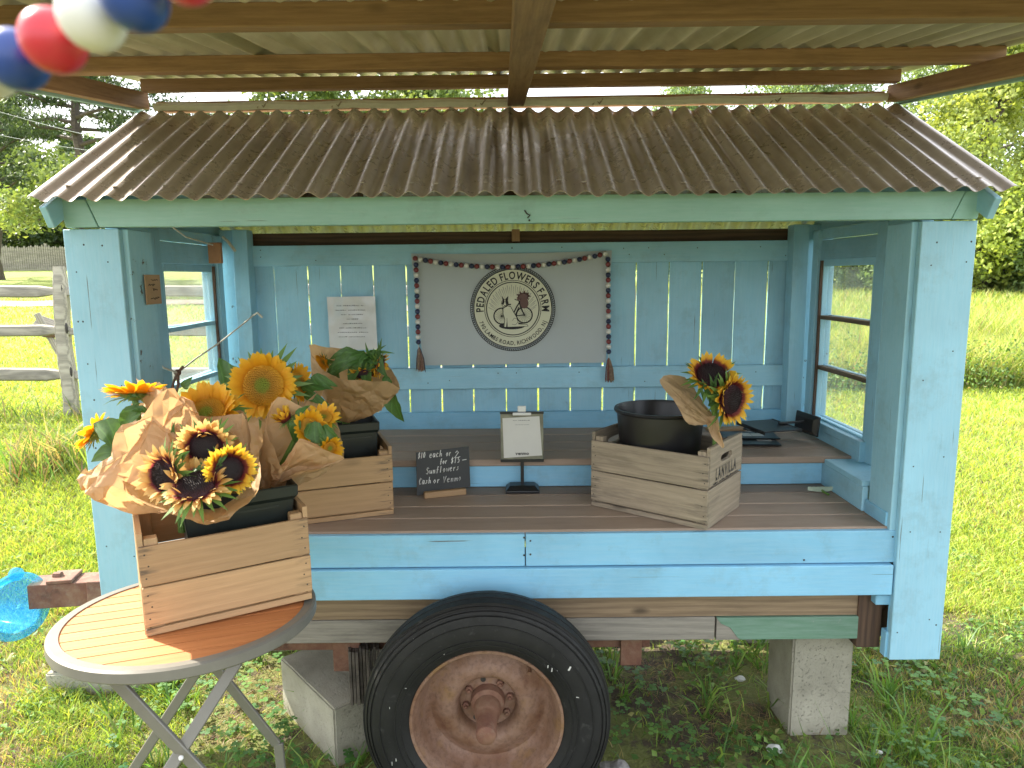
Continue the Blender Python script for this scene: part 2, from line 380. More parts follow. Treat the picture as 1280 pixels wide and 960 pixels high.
m_leafattr = leafmat('foliage', None, .35, .55, attr='tint')
m_grassattr = leafmat('grass_blades', None, .42, .5, attr='tint')
m_sunleaf = leafmat('sunflower_leaf', (.07, .16, .035), .3, .5, .3, vein=True)
m_stem = leafmat('green_stem', (.13, .24, .05), .15, .5, .2)
m_bark = wood('pine_bark', (.13, .10, .08), (.05, .04, .033), .2)
def petalmat(name, stops):
    s = N(name); sx = s.new('ShaderNodeSeparateXYZ'); s.l(s.tc.outputs['Object'], sx.inputs[0])
    n = s.noise(s.vec((2, 30, 5)), 3, 3); x = s.math('ADD', sx.outputs[0], s.math('MULTIPLY', s.math('SUBTRACT', n, .5), .22))
    c = s.ramp(x, stops); s.set(Base_Color=c, Roughness=.5); s.bump(s.noise(s.vec((1, 40, 1)), 2, 2), .4, .01)
    t = s.new('ShaderNodeBsdfTranslucent'); s.l(c, t.inputs[0]); mxs = s.new('ShaderNodeMixShader'); mxs.inputs[0].default_value = .35
    s.l(s.b.outputs[0], mxs.inputs[1]); s.l(t.outputs[0], mxs.inputs[2]); s.l(mxs.outputs[0], s.out.inputs[0]); return s.m
m_petal = {
 'yellow': petalmat('golden_petal', [(.0, (.62, .24, .01)), (.3, (.85, .42, .01)), (.8, (.92, .52, .02)), (1, (.92, .58, .05))]),
 'rose': petalmat('rose_cream_petal', [(.02, (.13, .012, .03)), (.28, (.26, .04, .05)), (.46, (.72, .38, .10)), (.9, (.88, .62, .24))]),
 'maroon': petalmat('maroon_yellow_petal', [(.05, (.10, .012, .02)), (.36, (.25, .035, .02)), (.52, (.80, .40, .02)), (.9, (.90, .62, .06))]),
}
def discmat(name, stops, R=1):
    s = N(name); ln = s.new('ShaderNodeVectorMath', operation='LENGTH'); s.l(s.tc.outputs['Object'], ln.inputs[0])
    n = s.noise(s.vec((1, 1, 1)), 9, 3); x = s.math('ADD', ln.outputs['Value'], s.math('MULTIPLY', s.math('SUBTRACT', n, .5), .12))
    s.set(Base_Color=s.ramp(x, stops), Roughness=.75); return s.m
m_disc = {
 'yellow': discmat('green_gold_disc', [(.0, (.20, .27, .02)), (.36, (.23, .25, .02)), (.48, (.38, .20, .015)), (.75, (.5, .26, .02)), (1, (.62, .33, .02))]),
 'dark': discmat('dark_disc', [(.0, (.018, .014, .013)), (.7, (.022, .012, .013)), (1, (.045, .012, .018))]),
}

# ------------------------------------------------------------------ ground
def sstep(a, b, x):
    t = np.clip((x-a)/(b-a), 0, 1); return t*t*(3-2*t)
def hgt(x, y):
    x = np.asarray(x, float); y = np.asarray(y, float)
    t = sstep(-.45, .25, x/np.maximum(y, .5))
    L = np.where(y < 6.5, .42*sstep(2.3, 8.0, y)*1.0+np.maximum(0, y-2.6)*.02, .42*sstep(2.3, 8.0, 6.5)+.078+(y-6.5)*.051)
    R = .036*np.maximum(0, y-4)
    far = np.maximum(0, y-45)*.02
    bumps = .012*np.sin(x*3.1+np.sin(y*2.3))*np.cos(y*2.7)+.006*np.sin(x*9+y*5)
    return L*(1-t)+R*t+bumps*(np.where(y > 0, 1, 1))-far*0
def ground_sheet():
    xs = np.concatenate([-np.geomspace(400, 4, 50), np.linspace(-3.9, 3.9, 79), np.geomspace(4, 400, 50)])
    ys = np.concatenate([-np.geomspace(60, 1, 14), np.linspace(-.8, 12, 129), np.geomspace(12.3, 600, 50)])
    X, Y = np.meshgrid(xs, ys); Z = hgt(X, Y); n = len(xs); m = len(ys)
    vs = np.stack([X.ravel(), Y.ravel(), Z.ravel()], 1)
    fs = [(j*n+i, j*n+i+1, (j+1)*n+i+1, (j+1)*n+i) for j in range(m-1) for i in range(n-1)]
    me = bpy.data.meshes.new('ground'); me.from_pydata(vs.tolist(), [], fs); me.polygons.foreach_set('use_smooth', [True]*len(fs))
    s = N('lawn_ground'); v = s.vec((1, 1, 1), False); a = s.noise(v, 1.3, 5, .6); b = s.noise(v, 14, 6, .7); d = s.noise(v, 90, 3)
    soil = s.mix(d, (.035, .026, .018), (.10, .072, .045)); grass = s.mix(b, (.15, .20, .035), (.29, .35, .065))
    f = s.ramp(s.math('ADD', s.math('MULTIPLY', a, .5), s.math('MULTIPLY', b, .5)), [(.46, G(1)), (.58, G(0))])
    sx = s.new('ShaderNodeSeparateXYZ'); s.l(s.tc.outputs['Object'], sx.inputs[0])
    near = s.math('SUBTRACT', 1, s.math('DIVIDE', s.math('SUBTRACT', sx.outputs[1], 3.5), 6), True)
    c = s.mix(s.math('MULTIPLY', s.math('MAXIMUM', f, .55), near, True), grass, soil)
    s.set(Base_Color=c, Roughness=.95); s.bump(s.math('ADD', b, d), .6, .02); me.materials.append(s.m)
    tag(link('ground', me), kind='structure')
ground_sheet()
# sandy path across the field on the left
def path():
    vs = []; fs = []
    for i, x in enumerate(np.linspace(-45, -2, 50)):
        for j, y in enumerate((17, 17.7, 18.5)):
            yy = y+.1*math.sin(x*.6+j); vs.append((x, yy, float(hgt(x, yy))+.02))
        if i: k = i*3; fs += [(k-3, k, k+1, k-2), (k-2, k+1, k+2, k-1)]
    me = bpy.data.meshes.new('path'); me.from_pydata(vs, [], fs); me.materials.append(plain('sandy_path_earth', (.52, .40, .28), .9, .15, 0, 3, .2))
    tag(link('path', me), kind='structure')
path()

# ------------------------------------------------------------------ blade fields (numpy, one mesh each)
def to_mesh(name, V, F, mat, tint=None):
    me = bpy.data.meshes.new(name); k = F.shape[1]
    me.vertices.add(len(V)); me.vertices.foreach_set('co', V.astype(np.float32).ravel())
    me.loops.add(F.size); me.loops.foreach_set('vertex_index', F.astype(np.int32).ravel())
    me.polygons.add(len(F)); me.polygons.foreach_set('loop_start', (np.arange(len(F))*k).astype(np.int32)); me.polygons.foreach_set('loop_total', np.full(len(F), k, np.int32))
    me.update(calc_edges=True)
    if tint is not None:
        a = me.color_attributes.new('tint', 'FLOAT_COLOR', 'POINT'); c = np.ones((len(V), 4), np.float32); c[:, :3] = tint; a.data.foreach_set('color', c.ravel())
    me.materials.append(mat); return me
def blades(P, H, W, lean, tint, curl=.5, seed=1):
    """P (n,3) roots; returns verts, tris, tints: each blade is 3 triangles bending over"""
    rng = np.random.default_rng(seed); n = len(P); az = rng.uniform(0, 2*np.pi, n); d = np.stack([np.cos(az), np.sin(az), 0*az], 1)
    fa = rng.uniform(0, 2*np.pi, n); s = np.stack([np.cos(fa), np.sin(fa), 0*fa], 1)*W[:, None]*.5
    up = np.array([0, 0, 1.]); L = lean[:, None]
    mid = P+up*H[:, None]*.55+d*H[:, None]*L*.35; tip = P+up*H[:, None]*(1-.25*L*curl)+d*H[:, None]*L
    V = np.stack([P-s, P+s, mid-s*.85, mid+s*.85, tip], 1).reshape(-1, 3); b = (np.arange(n)*5)[:, None]
    F = np.concatenate([b+[0, 1, 3], b+[0, 3, 2], b+[2, 3, 4]], 1).reshape(-1, 3)
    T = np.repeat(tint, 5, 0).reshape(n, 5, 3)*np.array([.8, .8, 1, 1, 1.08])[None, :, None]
    return V, F, T.reshape(-1, 3)
def vnoise(x, y, f, seed=0):
    return (np.sin(x*f+seed)*np.cos(y*f*1.13+seed*2)+np.sin(x*f*2.3+y*f*1.7+seed)*.5+np.sin(y*f*3.1-x*f*2.6+seed*3)*.35)/1.85
def pal(rng, n, cols, wts):
    i = rng.choice(len(cols), n, p=np.array(wts)/sum(wts)); c = np.array(cols)[i]; return c*rng.uniform(.75, 1.25, (n, 1))
YG = (.37, .46, .07); MG = (.20, .32, .05); DG = (.07, .15, .03); ST = (.42, .35, .16); BR = (.26, .17, .09)
def lawn():
    rng = np.random.default_rng(3); Vs = []; Fs = []; Ts = []; off = 0
    def add(x, y, H, W, lean, tint, seed):
        nonlocal off
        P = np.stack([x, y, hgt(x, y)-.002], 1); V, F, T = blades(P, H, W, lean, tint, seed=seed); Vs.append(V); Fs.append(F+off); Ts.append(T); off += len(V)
    # near: both sides, in front and beneath
    n = 460000; y = rng.uniform(.8, 4.5, n); x = rng.uniform(-1, 1, n)*(1.0*y+.75)
    bald = vnoise(x, y, 3.1, 2)+.5*vnoise(x, y, 9, 5); under = (np.abs(x) < 1.3) & (y > 1.6) & (y < 3.05)
    inb = (np.abs(x) < 1.15) & (y > 1.75) & (y < 2.95)
    keep = (rng.uniform(0, 1, n) < np.clip((4.5-y)/1.2, 0, 1)) & (rng.uniform(0, 1, n) < np.clip(.85-.45*np.maximum(bald, 0)*1.3, .15, 1)) & ~(inb & (rng.uniform(0, 1, n) < .9)) & ~(under & (rng.uniform(0, 1, n) < .45))
    x, y, bald = x[keep], y[keep], bald[keep]; n = len(x)
    dry = rng.uniform(0, 1, n) < np.clip(.10+.8*bald, .04, .85)
    t = np.where(dry[:, None], pal(rng, n, [ST, BR], [2, 1]), pal(rng, n, [YG, MG, DG], [5, 4, 1]))
    shade = ((x > -.9) & (y < 3.0))            # stand's shade put into the blade tints: darker greens under and before it
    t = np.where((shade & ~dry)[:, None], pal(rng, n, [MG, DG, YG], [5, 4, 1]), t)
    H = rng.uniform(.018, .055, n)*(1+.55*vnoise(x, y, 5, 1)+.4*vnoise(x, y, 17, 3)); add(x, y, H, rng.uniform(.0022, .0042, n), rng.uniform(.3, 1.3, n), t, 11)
    # middle and far, thinning and broadening with distance
    n = 400000; u = rng.uniform(1/24., 1/3.1, n); y = 1/u; x = rng.uniform(-1, 1, n)*(1.0*y+.6)
    on = ~((y > 17) & (y < 18.5) & (x < -2)); x, y = x[on], y[on]; n = len(x)
    bald = vnoise(x, y, 1.7, 2); dry = rng.uniform(0, 1, n) < np.clip(.08+.15*bald, .03, .4)
    t = np.where(dry[:, None], pal(rng, n, [ST, BR], [3, 1]), pal(rng, n, [YG, MG, DG], [8, 3, .3]))
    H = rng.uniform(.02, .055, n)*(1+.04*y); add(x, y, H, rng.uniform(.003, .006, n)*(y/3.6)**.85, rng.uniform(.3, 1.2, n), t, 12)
    V = np.concatenate(Vs); F = np.concatenate(Fs); T = np.concatenate(Ts)
    tag(link('grass', to_mesh('grass', V, F, m_grassattr, T)), 'short yellow-green lawn grass with dry patches around the stand', 'grass', kind='stuff')
lawn()
def meadow():
    rng = np.random.default_rng(5); n = 90000
    u = rng.uniform(1/34., 1/8.5, n); y = 1/u; x = y*rng.uniform(.12, .9, n)
    t = pal(rng, n, [(.34, .42, .09), (.2, .3, .07), (.45, .42, .18), (.33, .2, .17)], [5, 4, 2, .4])
    P = np.stack([x, y, hgt(x, y)], 1); clump = 1+.6*vnoise(x, y, 1.3, 4)
    V, F, T = blades(P, rng.uniform(.22, .6, n)*clump*np.clip(12/y, .6, 1), rng.uniform(.006, .016, n)*(y/8.5)**.7, rng.uniform(.15, .8, n), t, seed=6)
    tag(link('tall_grass', to_mesh('tall_grass', V, F, m_grassattr, T)), 'tall unmown meadow grass beyond the mown lawn on the right', 'meadow', kind='stuff')
    # leafy weed band at the edge of the mowing
    n = 26000; cx = rng.uniform(3.5, 16, 260); cy = 8.6+rng.uniform(-.4, 1.2, 260)+.1*(cx-6); i = rng.integers(0, 260, n); hh = rng.uniform(.25, .6, 260)
    off = rng.normal(0, .14, (n, 2)); z = rng.uniform(.03, 1, n)*hh[i]; x = cx[i]+off[:, 0]*(1.2-z); y = cy[i]+off[:, 1]*(1.2-z)
    leafcloud_obj('leafy_weeds', np.stack([x, y, hgt(x, y)+z], 1), .045, [(.10, .20, .04), (.17, .27, .06), (.07, .13, .04), (.3, .25, .12)], [4, 4, 2, 1], 8,
                  'leafy weeds along the edge of the mown lawn', 'weeds', kind='stuff')
def leaves(P, size, tint, seed=0, aspect=.55, flat=0):
    rng = np.random.default_rng(seed); n = len(P); a = rng.normal(0, 1, (n, 3)); a[:, 2] *= (1-flat); a /= np.linalg.norm(a, axis=1)[:, None]
    b = rng.normal(0, 1, (n, 3)); b[:, 2] *= (1-flat); b -= a*(a*b).sum(1)[:, None]; b /= np.linalg.norm(b, axis=1)[:, None]
    s = (size*rng.uniform(.6, 1.3, n))[:, None]; c = np.cross(a, b)*s*.18
    V = np.stack([P, P+a*s*.5+b*s*aspect*.5+c, P+a*s, P+a*s*.5-b*s*aspect*.5+c], 1).reshape(-1, 3); k = (np.arange(n)*4)[:, None]
    return V, np.concatenate([k+[0, 1, 2], k+[0, 2, 3]], 1).reshape(-1, 3), np.repeat(tint, 4, 0)
def leafcloud_obj(name, P, size, cols, wts, seed, label=None, cat=None, kind=None, parent=None, aspect=.55, group=None, tintmul=None, flat=0):
    rng = np.random.default_rng(seed); t = pal(rng, len(P), cols, wts)
    if tintmul is not None: t = t*tintmul[:, None]
    V, F, T = leaves(P, np.full(len(P), size), t, seed, aspect, flat); o = link(name, to_mesh(name, V, F, m_leafattr, T), parent)
    return tag(o, label, cat, group, kind)
meadow()
# clover and weeds in the shade of the stand
def clover():
    rng = np.random.default_rng(9); n = 2600; y = rng.uniform(1.3, 3.2, n); x = rng.uniform(-1.4, 1.7, n)
    k = (vnoise(x, y, 4, 7) > -.1) & ~((np.abs(x+.08) < .12) & (y > 1.7) & (y < 2.3)); x, y = x[k], y[k]; n = len(x)
    Vs = []; Fs = []; Ts = []; off = 0
    for q in range(n):
        h = rng.uniform(.02, .07); c = np.array([x[q], y[q], float(hgt(x[q], y[q]))+h]); r = rng.uniform(.006, .013); a0 = rng.uniform(0, 6.28); t = np.array(random.choice([(.10, .24, .05), (.07, .18, .045), (.15, .30, .06)]))*rng.uniform(.8, 1.2)
        for j in range(3):
            a = a0+j*2.094; m = c+np.array([math.cos(a), math.sin(a), rng.uniform(-.1, .25)])*r*.9
            ring = [m+np.array([math.cos(a+p)*r*.8, math.sin(a+p)*r*.8, rng.uniform(-.001, .001)]) for p in np.linspace(0, 6.283, 7)[:-1]]
            Vs += ring; Fs += [(off, off+1, off+2), (off, off+2, off+3), (off, off+3, off+4), (off, off+4, off+5)]; Ts += [t]*6; off += 6
        Vs += [c+np.array([-.0008, 0, 0]), c+np.array([.0008, 0, 0]), c-np.array([rng.uniform(-.01, .01), rng.uniform(-.01, .01), h])]; Fs.append((off, off+1, off+2)); Ts += [t]*3; off += 3
    tag(link('clover', to_mesh('clover', np.array(Vs), np.array(Fs), m_grassattr, np.array(Ts))), 'clover and small round-leaved weeds in the shade under the stand', 'clover', kind='stuff')
    # low broad-leaved weeds scattered through the near lawn
    n = 15000; cx = rng.uniform(-3.2, 3.4, 420); cy = rng.uniform(1.1, 4.2, 420); i = rng.integers(0, 420, n); x = cx[i]+rng.normal(0, .055, n); y = cy[i]+rng.normal(0, .055, n)
    k = ~((np.abs(x+.08) < .42) & (y < 2.2) & (y > 1.6)); x, y = x[k], y[k]
    leafcloud_obj('lawn_weeds', np.stack([x, y, hgt(x, y)+rng.uniform(.004, .035, len(x))], 1), .026, [(.13, .25, .05), (.20, .32, .07), (.08, .17, .04), (.3, .3, .12)], [4, 3, 3, .6], 8, 'low broad-leaved weeds scattered through the near lawn', 'weeds', kind='stuff', aspect=.7, flat=.55)
    # broad arching blades in tufts
    T = 150; cx = rng.uniform(-1.5, 1.9, T); cy = rng.uniform(1.5, 3.0, T); k = ~((np.abs(cx+.08) < .42) & (cy < 2.2)); cx, cy = cx[k], cy[k]; i = np.repeat(np.arange(len(cx)), 9); n = len(i)
    x = cx[i]+rng.normal(0, .012, n); y = cy[i]+rng.normal(0, .012, n); P = np.stack([x, y, hgt(x, y)], 1)
    V, F, Tt = blades(P, rng.uniform(.06, .17, n), rng.uniform(.005, .010, n), rng.uniform(.3, 1.4, n), pal(rng, n, [(.14, .27, .05), (.09, .2, .04), (.22, .33, .07)], [4, 3, 2]), seed=4)
    tag(link('crabgrass', to_mesh('crabgrass', V, F, m_grassattr, Tt)), 'tufts of broad-bladed crabgrass around the blocks and wheel', 'crabgrass', kind='stuff')
    # tan dead thatch
    n = 26000; cx = rng.uniform(-1.8, 2.4, 70); cy = rng.uniform(1.2, 3.0, 70); i = rng.integers(0, 70, n); x = cx[i]+rng.normal(0, .09, n); y = cy[i]+rng.normal(0, .09, n)
    V, F, Tt = blades(np.stack([x, y, hgt(x, y)+.003], 1), rng.uniform(.004, .02, n), rng.uniform(.001, .0025, n), rng.uniform(2, 5, n), pal(rng, n, [ST, BR, (.36, .22, .12)], [2, 2, 2]), seed=4)
    tag(link('dead_thatch', to_mesh('dead_thatch', V, F, m_grassattr, Tt)), 'patches of dry tan clippings on the ground before the stand', 'dry grass', kind='stuff')
clover()

# ------------------------------------------------------------------ trees
def limb(m, a, b, r0, r1, n=5, wob=.06, rng=random):
    a, b = Vector(a), Vector(b); L = (b-a).length
    pts = [a.lerp(b, i/n)+Vector((rng.uniform(-1, 1), rng.uniform(-1, 1), rng.uniform(-.6, .6)))*L*wob*(0 < i) for i in range(n+1)]
    m.tube(pts, [r0+(r1-r0)*i/n for i in range(n+1)], 7); return pts
def broadleaf(name, x, y, height, spread, label, cat, cols, wts, nleaf=26000, size=.16, seed=1, base=.15, nclump=70, group=None, aspect=.6, squash=1.0):
    r = random.Random(seed); rng = np.random.default_rng(seed); z0 = float(hgt(x, y)); t = thing(name, label, cat, (x, y, z0-.1), group=group)
    m = MB(); limb(m, (0, 0, 0), (r.uniform(-.3, .3), 0, height*.75), height*.022+.03, height*.006, 8, .02, r)
    cl = []
    for i in range(nclump):
        h = base+(1-base)*r.random()**.9; a = r.uniform(0, 6.28); rr = spread*math.sin(math.pi*min(.98, (h-base*.5)**.75))*r.uniform(.35, 1)
        c = Vector((rr*math.cos(a), rr*math.sin(a)*squash, height*h)); cl.append((c, spread*r.uniform(.18, .36), r.uniform(.75, 1.25)))
        if i % 3 == 0: limb(m, (0, 0, max(.3, height*(h-.15))), c, .05+.004*height, .012, 4, .05, r)
    m.build('trunk', m_bark, t, smooth=True)
    wt = np.array([c[1]**2 for c in cl]); i = rng.choice(len(cl), nleaf, p=wt/wt.sum())
    d = rng.normal(0, 1, (nleaf, 3)); d /= np.linalg.norm(d, axis=1)[:, None]; rad_ = rng.uniform(.45, 1.05, nleaf)**.6
    P = np.array([tuple(c[0]) for c in cl])[i]+d*(np.array([c[1] for c in cl])[i]*rad_)[:, None]*np.array([1, 1, .75])
    leafcloud_obj('crown', P, size, cols, wts, seed, parent=t, aspect=aspect, tintmul=np.array([c[2] for c in cl])[i]); return t
def pine(name, x, y, height, spread, label, seed=1, nt=20000, lean=0, base=.25, trunk_r=.2, cols=((.08, .13, .055), (.12, .18, .07), (.05, .085, .042))):
    r = random.Random(seed); rng = np.random.default_rng(seed); t = thing(name, label, 'pine tree', (x, y, float(hgt(x, y))-.1)); m = MB()
    limb(m, (0, 0, 0), (lean, 0, height), trunk_r, .03, 12, .008, r); cen = []
    for i in range(44):
        h = base+(1-base)*(i/44.); z = height*h; a = i*2.4+r.uniform(-.4, .4); L = spread*(1-h)**.55*r.uniform(.6, 1.1)+.3
        s0 = Vector((lean*h, 0, z)); e = s0+Vector((math.cos(a)*L, math.sin(a)*L, L*r.uniform(.0, .28))); pts = limb(m, s0, e, .05+.04*(1-h), .012, 5, .05, r)
        for p in pts[2:]:
            for k in range(3):
                c = p+Vector((r.uniform(-1, 1), r.uniform(-1, 1), r.uniform(-.05, .25)))*L*.16; cen.append((c, r.uniform(.22, .5)*L*.30+.1, r.uniform(.7, 1.3)))
    m.build('trunk', m_bark, t, smooth=True)
    i = rng.integers(0, len(cen), nt); d = rng.normal(0, .55, (nt, 3)); P = np.array([tuple(c[0]) for c in cen])[i]+d*np.array([c[1] for c in cen])[i][:, None]*np.array([1.1, 1.1, .32])
    leafcloud_obj('crown', P, .24, list(cols), [4, 3, 3], seed, parent=t, aspect=.16, tintmul=np.array([c[2] for c in cen])[i]); return t

def trees():
    pg = ((.05, .095, .03), (.08, .14, .045), (.035, .07, .028))
    pine('pine_tree', -15.0, 25.5, 13, 5.2, 'tall pine with a bare trunk behind the left end of the roof', 3, 24000, base=.38, trunk_r=.24)
    pine('pine_tree', -21.5, 30, 12, 5.5, 'dark pine at the far left edge beyond the picket fence', 4, 26000, base=.2)
    yg = [(.15, .22, .06), (.22, .29, .08), (.10, .15, .045), (.4, .36, .04)]
    dk = [(.09, .14, .045), (.13, .19, .06), (.05, .09, .035)]
    g = 'dark trees massed behind the picket fence'
    for i, (x, y, h, s) in enumerate([(-33, 46, 9, 5), (-28, 48, 8, 5), (-23, 46, 8, 4.5), (-17.5, 47, 7.5, 4.5)]):
        broadleaf('broadleaf_tree', x, y, h, s, ['dark broad tree furthest left behind the picket fence', 'dark tree beyond the left pines', 'dark round tree behind the tall pine trunk', 'low dark tree seen past the left corner post'][i], 'tree', dk, [4, 3, 3], 15000, .3, 30+i, .05)
    broadleaf('orchard_tree', -11.6, 19.6, 3.5, 1.9, 'small loose apple tree with yellowing leaves before the picket fence', 'tree', yg, [4, 4, 2, .15], 9000, .13, 8, .60, 45)
    for i, (x, y, h, s, c) in enumerate([(-8.5, 28, 9.3, 4, yg), (-3.5, 30, 9.0, 4, yg)]):
        broadleaf('broadleaf_tree', x, y, h, s, ['leafy green tree behind the left half of the roof ridge', 'leafy green tree behind the middle of the roof ridge'][i], 'tree', c, [4, 3, 3, 0], 18000, .24, 50+i, .15)
    rg = [(.17, .25, .10), (.25, .34, .13), (.11, .17, .07)]; lg = [(.30, .38, .09), (.40, .47, .11), (.2, .27, .08)]
    specs = [(13.2, 33, 10.5, 4.3, rg, 'green feathery tree just right of the stand roof'), (19.5, 31, 12, 4.8, rg, 'tall green tree behind the right corner post'), (26, 33, 12, 5, rg, 'green tree at the right edge of the meadow'),
             (16.5, 25.2, 8.4, 3.2, lg, 'bright yellow-green tree overhanging the meadow at far right'), (13.8, 27, 4.2, 2.8, rg, 'low green bush between the roof end and the meadow'), (18.6, 24.5, 3.6, 2.6, rg, 'low dark-based bush at the far right edge'), (8.6, 36, 9.6, 3.6, rg, 'green tree peeping over the right end of the ridge')]
    for i, (x, y, h, s, c, l) in enumerate(specs):
        broadleaf('broadleaf_tree', x, y, h, s, l, 'tree', c, [4, 4, 2], 26000, .21 if c is rg else .17, 70+i, .03, 100, aspect=.4 if c is rg else .7)
    # a far treeline closing the view
    rng = np.random.default_rng(2); n = 60000; a = rng.uniform(-1.3, 1.3, n); d = rng.uniform(60, 75, n); x = d*np.sin(a); y = d*np.cos(a)
    gap = np.where((a > -.02) & (a < .2), .25, 1.0)
    z = rng.uniform(0, 1, n)**.8*(6+2.2*np.sin(a*37)+1.4*np.sin(a*91))*gap
    k = ~((a > -.02) & (a < .2) & (z > 2)); x, y, z = x[k], y[k], z[k]
    leafcloud_obj('distant_wood', np.stack([x, y, hgt(x, y)+z-.5], 1), .7, dk+[(.12, .17, .05)], [4, 3, 2, 2], 5, 'distant wood closing the far side of the field', 'wood', kind='stuff')
trees()

# ------------------------------------------------------------------ the farm stand on its old trailer
S = thing('farm_stand', 'sky blue wooden flower stand with corrugated roof built on an old one-axle trailer', 'farm stand')
def corrugated(name, x0, x1, prof, mat, pitch=.0677, amp=.0086, parent=S, thick=.0012, ph=0.0, sag=0.0, label=None):
    """sheet from x0 to x1; prof = list of (y, z) along the slope; waves run across x"""
    nx = int((x1-x0)/pitch*10); vs = []; m = len(prof)
    for side in (0, 1):
        for i in range(nx+1):
            x = x0+(x1-x0)*i/nx; wv = math.cos(2*math.pi*(x+ph)/pitch)
            for j, (y, z) in enumerate(prof):
                jn = min(j+1, m-1); jp = max(j-1, 0); t = Vector((0, prof[jn][0]-prof[jp][0], prof[jn][1]-prof[jp][1])).normalized(); nr = Vector((0, -t.z, t.y))
                if nr.z < 0: nr = -nr
                d = amp*wv-side*thick+sag*math.sin(x*7+j)*.5+.0012*noise.noise(Vector((x*11, y*4, 3)))
                vs.append((x, y+nr.y*d, z+nr.z*d))
    K = (nx+1)*m; fs = []
    for s_ in (0, 1):
        for i in range(nx):
            for j in range(m-1):
                a = s_*K+i*m+j; fs.append((a, a+m, a+m+1, a+1) if s_ == 0 else (a, a+1, a+m+1, a+m))
    for i in range(nx):
        for j in (0, m-1): a = i*m+j; fs.append((a, a+K, a+K+m, a+m) if j == 0 else (a, a+m, a+K+m, a+K))
    for i in (0, nx):
        for j in range(m-1): a = i*m+j; fs.append((a, a+1, a+K+1, a+K))
    mb = MB(); mb.add(vs, fs); o = mb.build(name, mat, parent, smooth=True, sharp=60)
    if label: o['label'] = label
    return o
XL, XR = -1.262, 1.318          # outer faces
# roof, four lapped sheets on each slope
RZ = 2.155; EY, EZ = 1.945, 1.797
edges = [-1.292, -.62, .02, .66, 1.345]
for i in range(4):
    lift = .0025*(i % 2)
    pf = [(2.585-(2.585-EY)*k/6, RZ-(RZ-EZ)*k/6+lift) for k in range(7)]
    sh = corrugated('roof_sheet', edges[i]-.01, edges[i+1]+.02, pf, m_roof)
    m = MB()
    for (k, row) in ((0, .08), (1, .55), (2, .07)):
        for q in range(3 if row < .5 else 2):
            x = edges[i]+.1+.22*q+.05*k+random.uniform(-.02, .02); x = round(x/.0677)*.0677
            y = EY+(2.585-EY)*row+random.uniform(-.01, .01); z = EZ+(RZ-EZ)*(y-EY)/(2.585-EY)+.0125
            m.ball((x, y, z-.002), .0045, 8, 5, (1, 1, .6)); m.lathe([(0, 0), (.0072, 0), (.0072, .002), (0, .003)], 10, Matrix.Translation((x, y, z-.003)))
    m.build('roof_screws', m_steel, sh, smooth=True, M=ID())
    pb = [(2.595+(3.20-2.595)*k/5, RZ-(RZ-1.738)*k/5+lift) for k in range(6)]
    corrugated('roof_sheet', edges[i]-.01, edges[i+1]+.02, pb, m_roof)
# ridge closure strip and ridge boards
board('ridge_board', (-1.25, 2.63, 2.184), (1.33, 2.63, 2.197), .03, .034, (0, 0, 1), m_lumber, S)
o = MB(); pts = [(-1.24+2.56*k/40, 2.592, 2.172+.009*k/40+.0025*math.sin(k*1.3)) for k in range(41)]
o.tube([(p[0], p[1]-.01, p[2]+.004) for p in pts], .013, 6); o.tube([(p[0], p[1]-.012, p[2]-.004) for p in pts], .007, 6); o.build('ridge_closure', m_foam, S, smooth=True)
for x in (-.86, -.6, -.1, .31, .93):
    t_ = MB(); t_.tube([(x-.02, 2.575, 2.168), (x-.006, 2.575, 2.182), (x+.004, 2.57, 2.17), (x+.016, 2.572, 2.186)], .003, 5); t_.build('wire_tie', m_steel, S, smooth=True)
# end rafters, bargeboards
for sx, X in ((-1, XL+.0), (1, XR+.0)):
    board('barge_board', (X, EY+.02, EZ-.048), (X, 2.585, RZ-.048), .062, .02, (1, 0, 0), m_blue, S)
    board('barge_board', (X, 2.60, RZ-.048), (X, 3.18, 1.70), .062, .02, (1, 0, 0), m_blue, S)
for X in (-.6, .0, .63):
    board('roof_rafter', (X, 2.06, 1.765), (X, 2.58, 2.075), .07, .035, (1, 0, 0), m_dklumber, S)
    board('roof_rafter', (X, 2.60, 2.06), (X, 2.93, 1.82), .07, .035, (1, 0, 0), m_dklumber, S)
# front header: long beam with two mitred end pieces
mb = MB(); zt, zb = 1.803, 1.7265
def prism(m, poly, y0, y1):
    n = len(poly); vs = [(p[0], y0, p[1]) for p in poly]+[(p[0], y1, p[1]) for p in poly]
    return m.add(vs, [tuple(range(n)), tuple(range(n, 2*n))[::-1]]+[(i, i+n, (i+1) % n+n, (i+1) % n) for i in range(n)])
prism(MB(), [], 0, 0) if False else None
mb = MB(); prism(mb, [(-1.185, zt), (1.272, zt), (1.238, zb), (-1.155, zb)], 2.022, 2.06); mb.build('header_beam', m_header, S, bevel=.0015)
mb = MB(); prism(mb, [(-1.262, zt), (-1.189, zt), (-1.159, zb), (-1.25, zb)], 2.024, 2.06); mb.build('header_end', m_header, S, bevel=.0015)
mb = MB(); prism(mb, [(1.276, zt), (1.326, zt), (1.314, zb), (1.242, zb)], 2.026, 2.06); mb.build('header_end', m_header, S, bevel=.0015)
m = MB(); m.tube([(-.012+.052, 2.0215, 1.762), (-.006+.052, 2.0195, 1.752), (.003+.052, 2.0195, 1.748), (-.004+.052, 2.021, 1.740)], .0022, 6); m.ball((.053, 2.021, 1.734), .003); m.build('eye_screw', m_nail, S, smooth=True)
